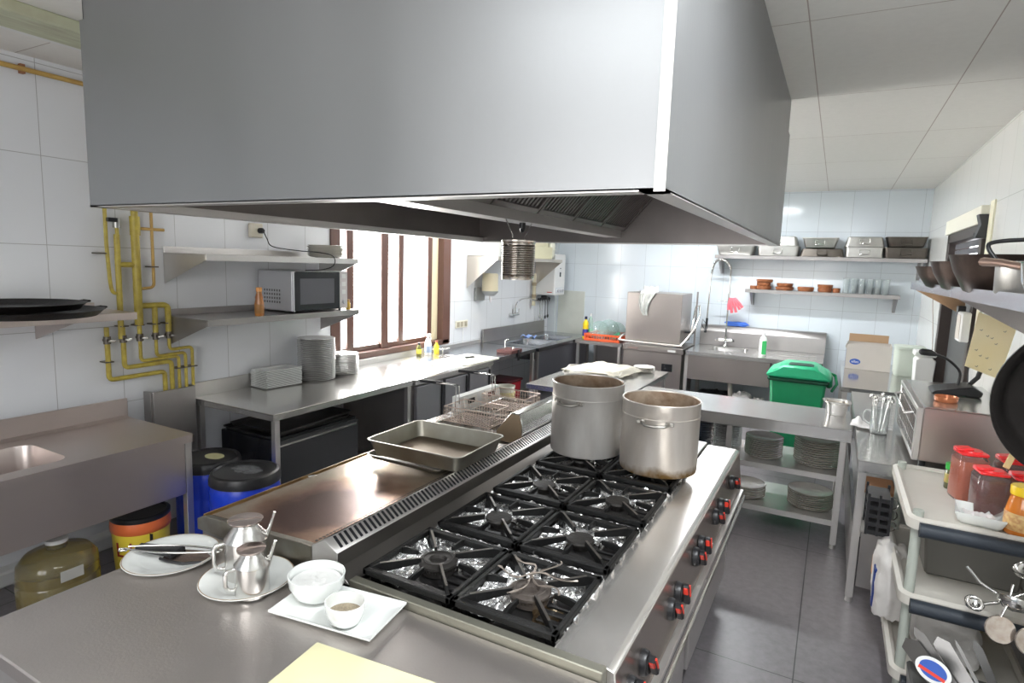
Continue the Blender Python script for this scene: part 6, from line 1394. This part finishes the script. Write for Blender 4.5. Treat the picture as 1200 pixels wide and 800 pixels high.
# bags and boxes on the lower levels
fb = bag('flour_bag', 'white flour bag with blue band bulging out of the left side of the cart', 'bag', (.365, 3.40, .206), .075, .16, .18, mat('flour_paper', (.78, .76, .74), .6, bump=.2, scale=5, col2=(.60, .57, .54)), 21, .12)
fb2 = bag('flour_bag', 'pale flour bag with printed blue patch on the bottom level of the cart', 'bag', (.56, 3.15, .206), .13, .14, .115, MC['flour_paper'], 25, .15)
fb3 = bag('snack_bag', 'yellowish foil bag behind the flour bags on the cart', 'bag', (.74, 3.53, .206), .09, .13, .14, mat('yellowish_foil', (.45, .36, .13), .35, .3, bump=.4), 27, .18)
MB().box(-.074, -.060, -.09, -.02, .06, .26, .005).build('blue_band', mat('navy_print', (.015, .04, .20), .4), fb)
MB().box(-.076, -.060, .03, .08, .17, .27, .006).build('orange_print', mat('orange_print', (.80, .42, .18), .5), fb)
bkr = thing('black_crate', 'black slatted plastic crate clipped to the far left corner of the cart', 'crate', (.298, 3.62, .555))
q = MB()
for k in range(5): q.box(-.05, .05, -.10, .10, k * .045, k * .045 + .022, .002)
for (x, y) in ((-.05, -.1), (.05, -.1), (-.05, .1), (.05, .1), (0, -.1)): q.box(x - .006, x + .006, y - .006, y + .006, 0, .22)
q.build('crate_body', BLACKP, bkr)
for k in range(3): MB().tube(arc((.056, -.05 + 0 * k, .05 + k * .06), .03, -1.4, 1.4, 8, 'xz'), .003, 5).build('ring', CHROME, bkr, 60)
# utensil box at the lower near end
ub = thing('utensil_box', 'clear plastic box full of knives and steel tools in front of the cart', 'utensil box', (.585, 2.70, .0))
MB().prism([(-.16, 0), (.16, 0), (.19, .32), (-.19, .32)], 'y', -.13, .13, .01).build('box_body', mat('dark_box', (.10, .10, .095), .35), ub)
tl = (('knife', 'broad steel cleaver standing in the utensil box'), ('knife', 'long pointed knife leaning left in the utensil box'), ('spatula', 'flat steel spatula in the utensil box'), ('whisk', 'thin steel rod tool in the utensil box'), ('knife', 'narrow slicing knife in the utensil box'))
for k, (n_, lab) in enumerate(tl):
    p = thing(n_, lab, n_, (.50 + k * .045, 2.66 + .02 * (k % 3), .33), -.5 + .12 * k, 'tools in the utensil box')
    lean = RX(-.35) @ RY(-.95 + .13 * k); w_ = (.035, .018, .028, .006, .015)[k]; L_ = (.20, .24, .20, .22, .22)[k]
    MB().prism([(-w_, 0), (w_, 0), (w_, L_ * .85), (0, L_), (-w_, L_ * .9)], 'y', -.001, .001, M=lean).build('blade', mat('worn_blade_steel', (.20, .195, .19), .32, .9), p, 30)
    MB().box(-w_ * .5 - .003, w_ * .5 + .003, -.007, .007, -.06, -.001, .003, M=lean).build('handle', BLACKP, p)
lb = MB().lathe([(0, 0), (.058, 0), (.058, .0015), (0, .0015)], seg=36, sx=1, sy=.72).box(-.042, .042, -.016, .016, .0016, .0026, mt=None)
lo = thing('round_label', 'oval white label with blue and red print at the left of the utensil box', 'label', (.450, 2.60, .43)); lo.rotation_euler = (1.05, .15, -.5)
MB().lathe([(0, 0), (.060, 0), (.060, .0015), (0, .0015)], seg=36, sy=.72).build('label_disc', WHITEP, lo); MB().lathe([(0, .0016), (.046, .0016), (.046, .0026), (0, .0026)], seg=36, sy=.68).build('blue_field', BLUEL, lo); MB().box(-.045, .045, -.018, -.006, .0027, .0035).build('red_bar', REDP, lo)
lb.bm.free()
sp2 = thing('steel_pot', 'large steel pot standing on the floor at the lower right corner', 'pot', (.80, 2.40, 0))
MB().lathe([(0, 0), (.135, 0), (.14, .01), (.14, .50), (.148, .505), (.148, .512), (.136, .51), (.134, .02), (0, .01)], seg=44).build('pot_body', mat('soft_steel', (.50, .48, .45), .33, 1), sp2, 60)
for s in (-1, 1): MB().tube([(-.05, s * .138, .42), (-.05, s * .175, .43), (.05, s * .175, .43), (.05, s * .138, .42)], .008, 8).build('handle', CHROME, sp2, 60)
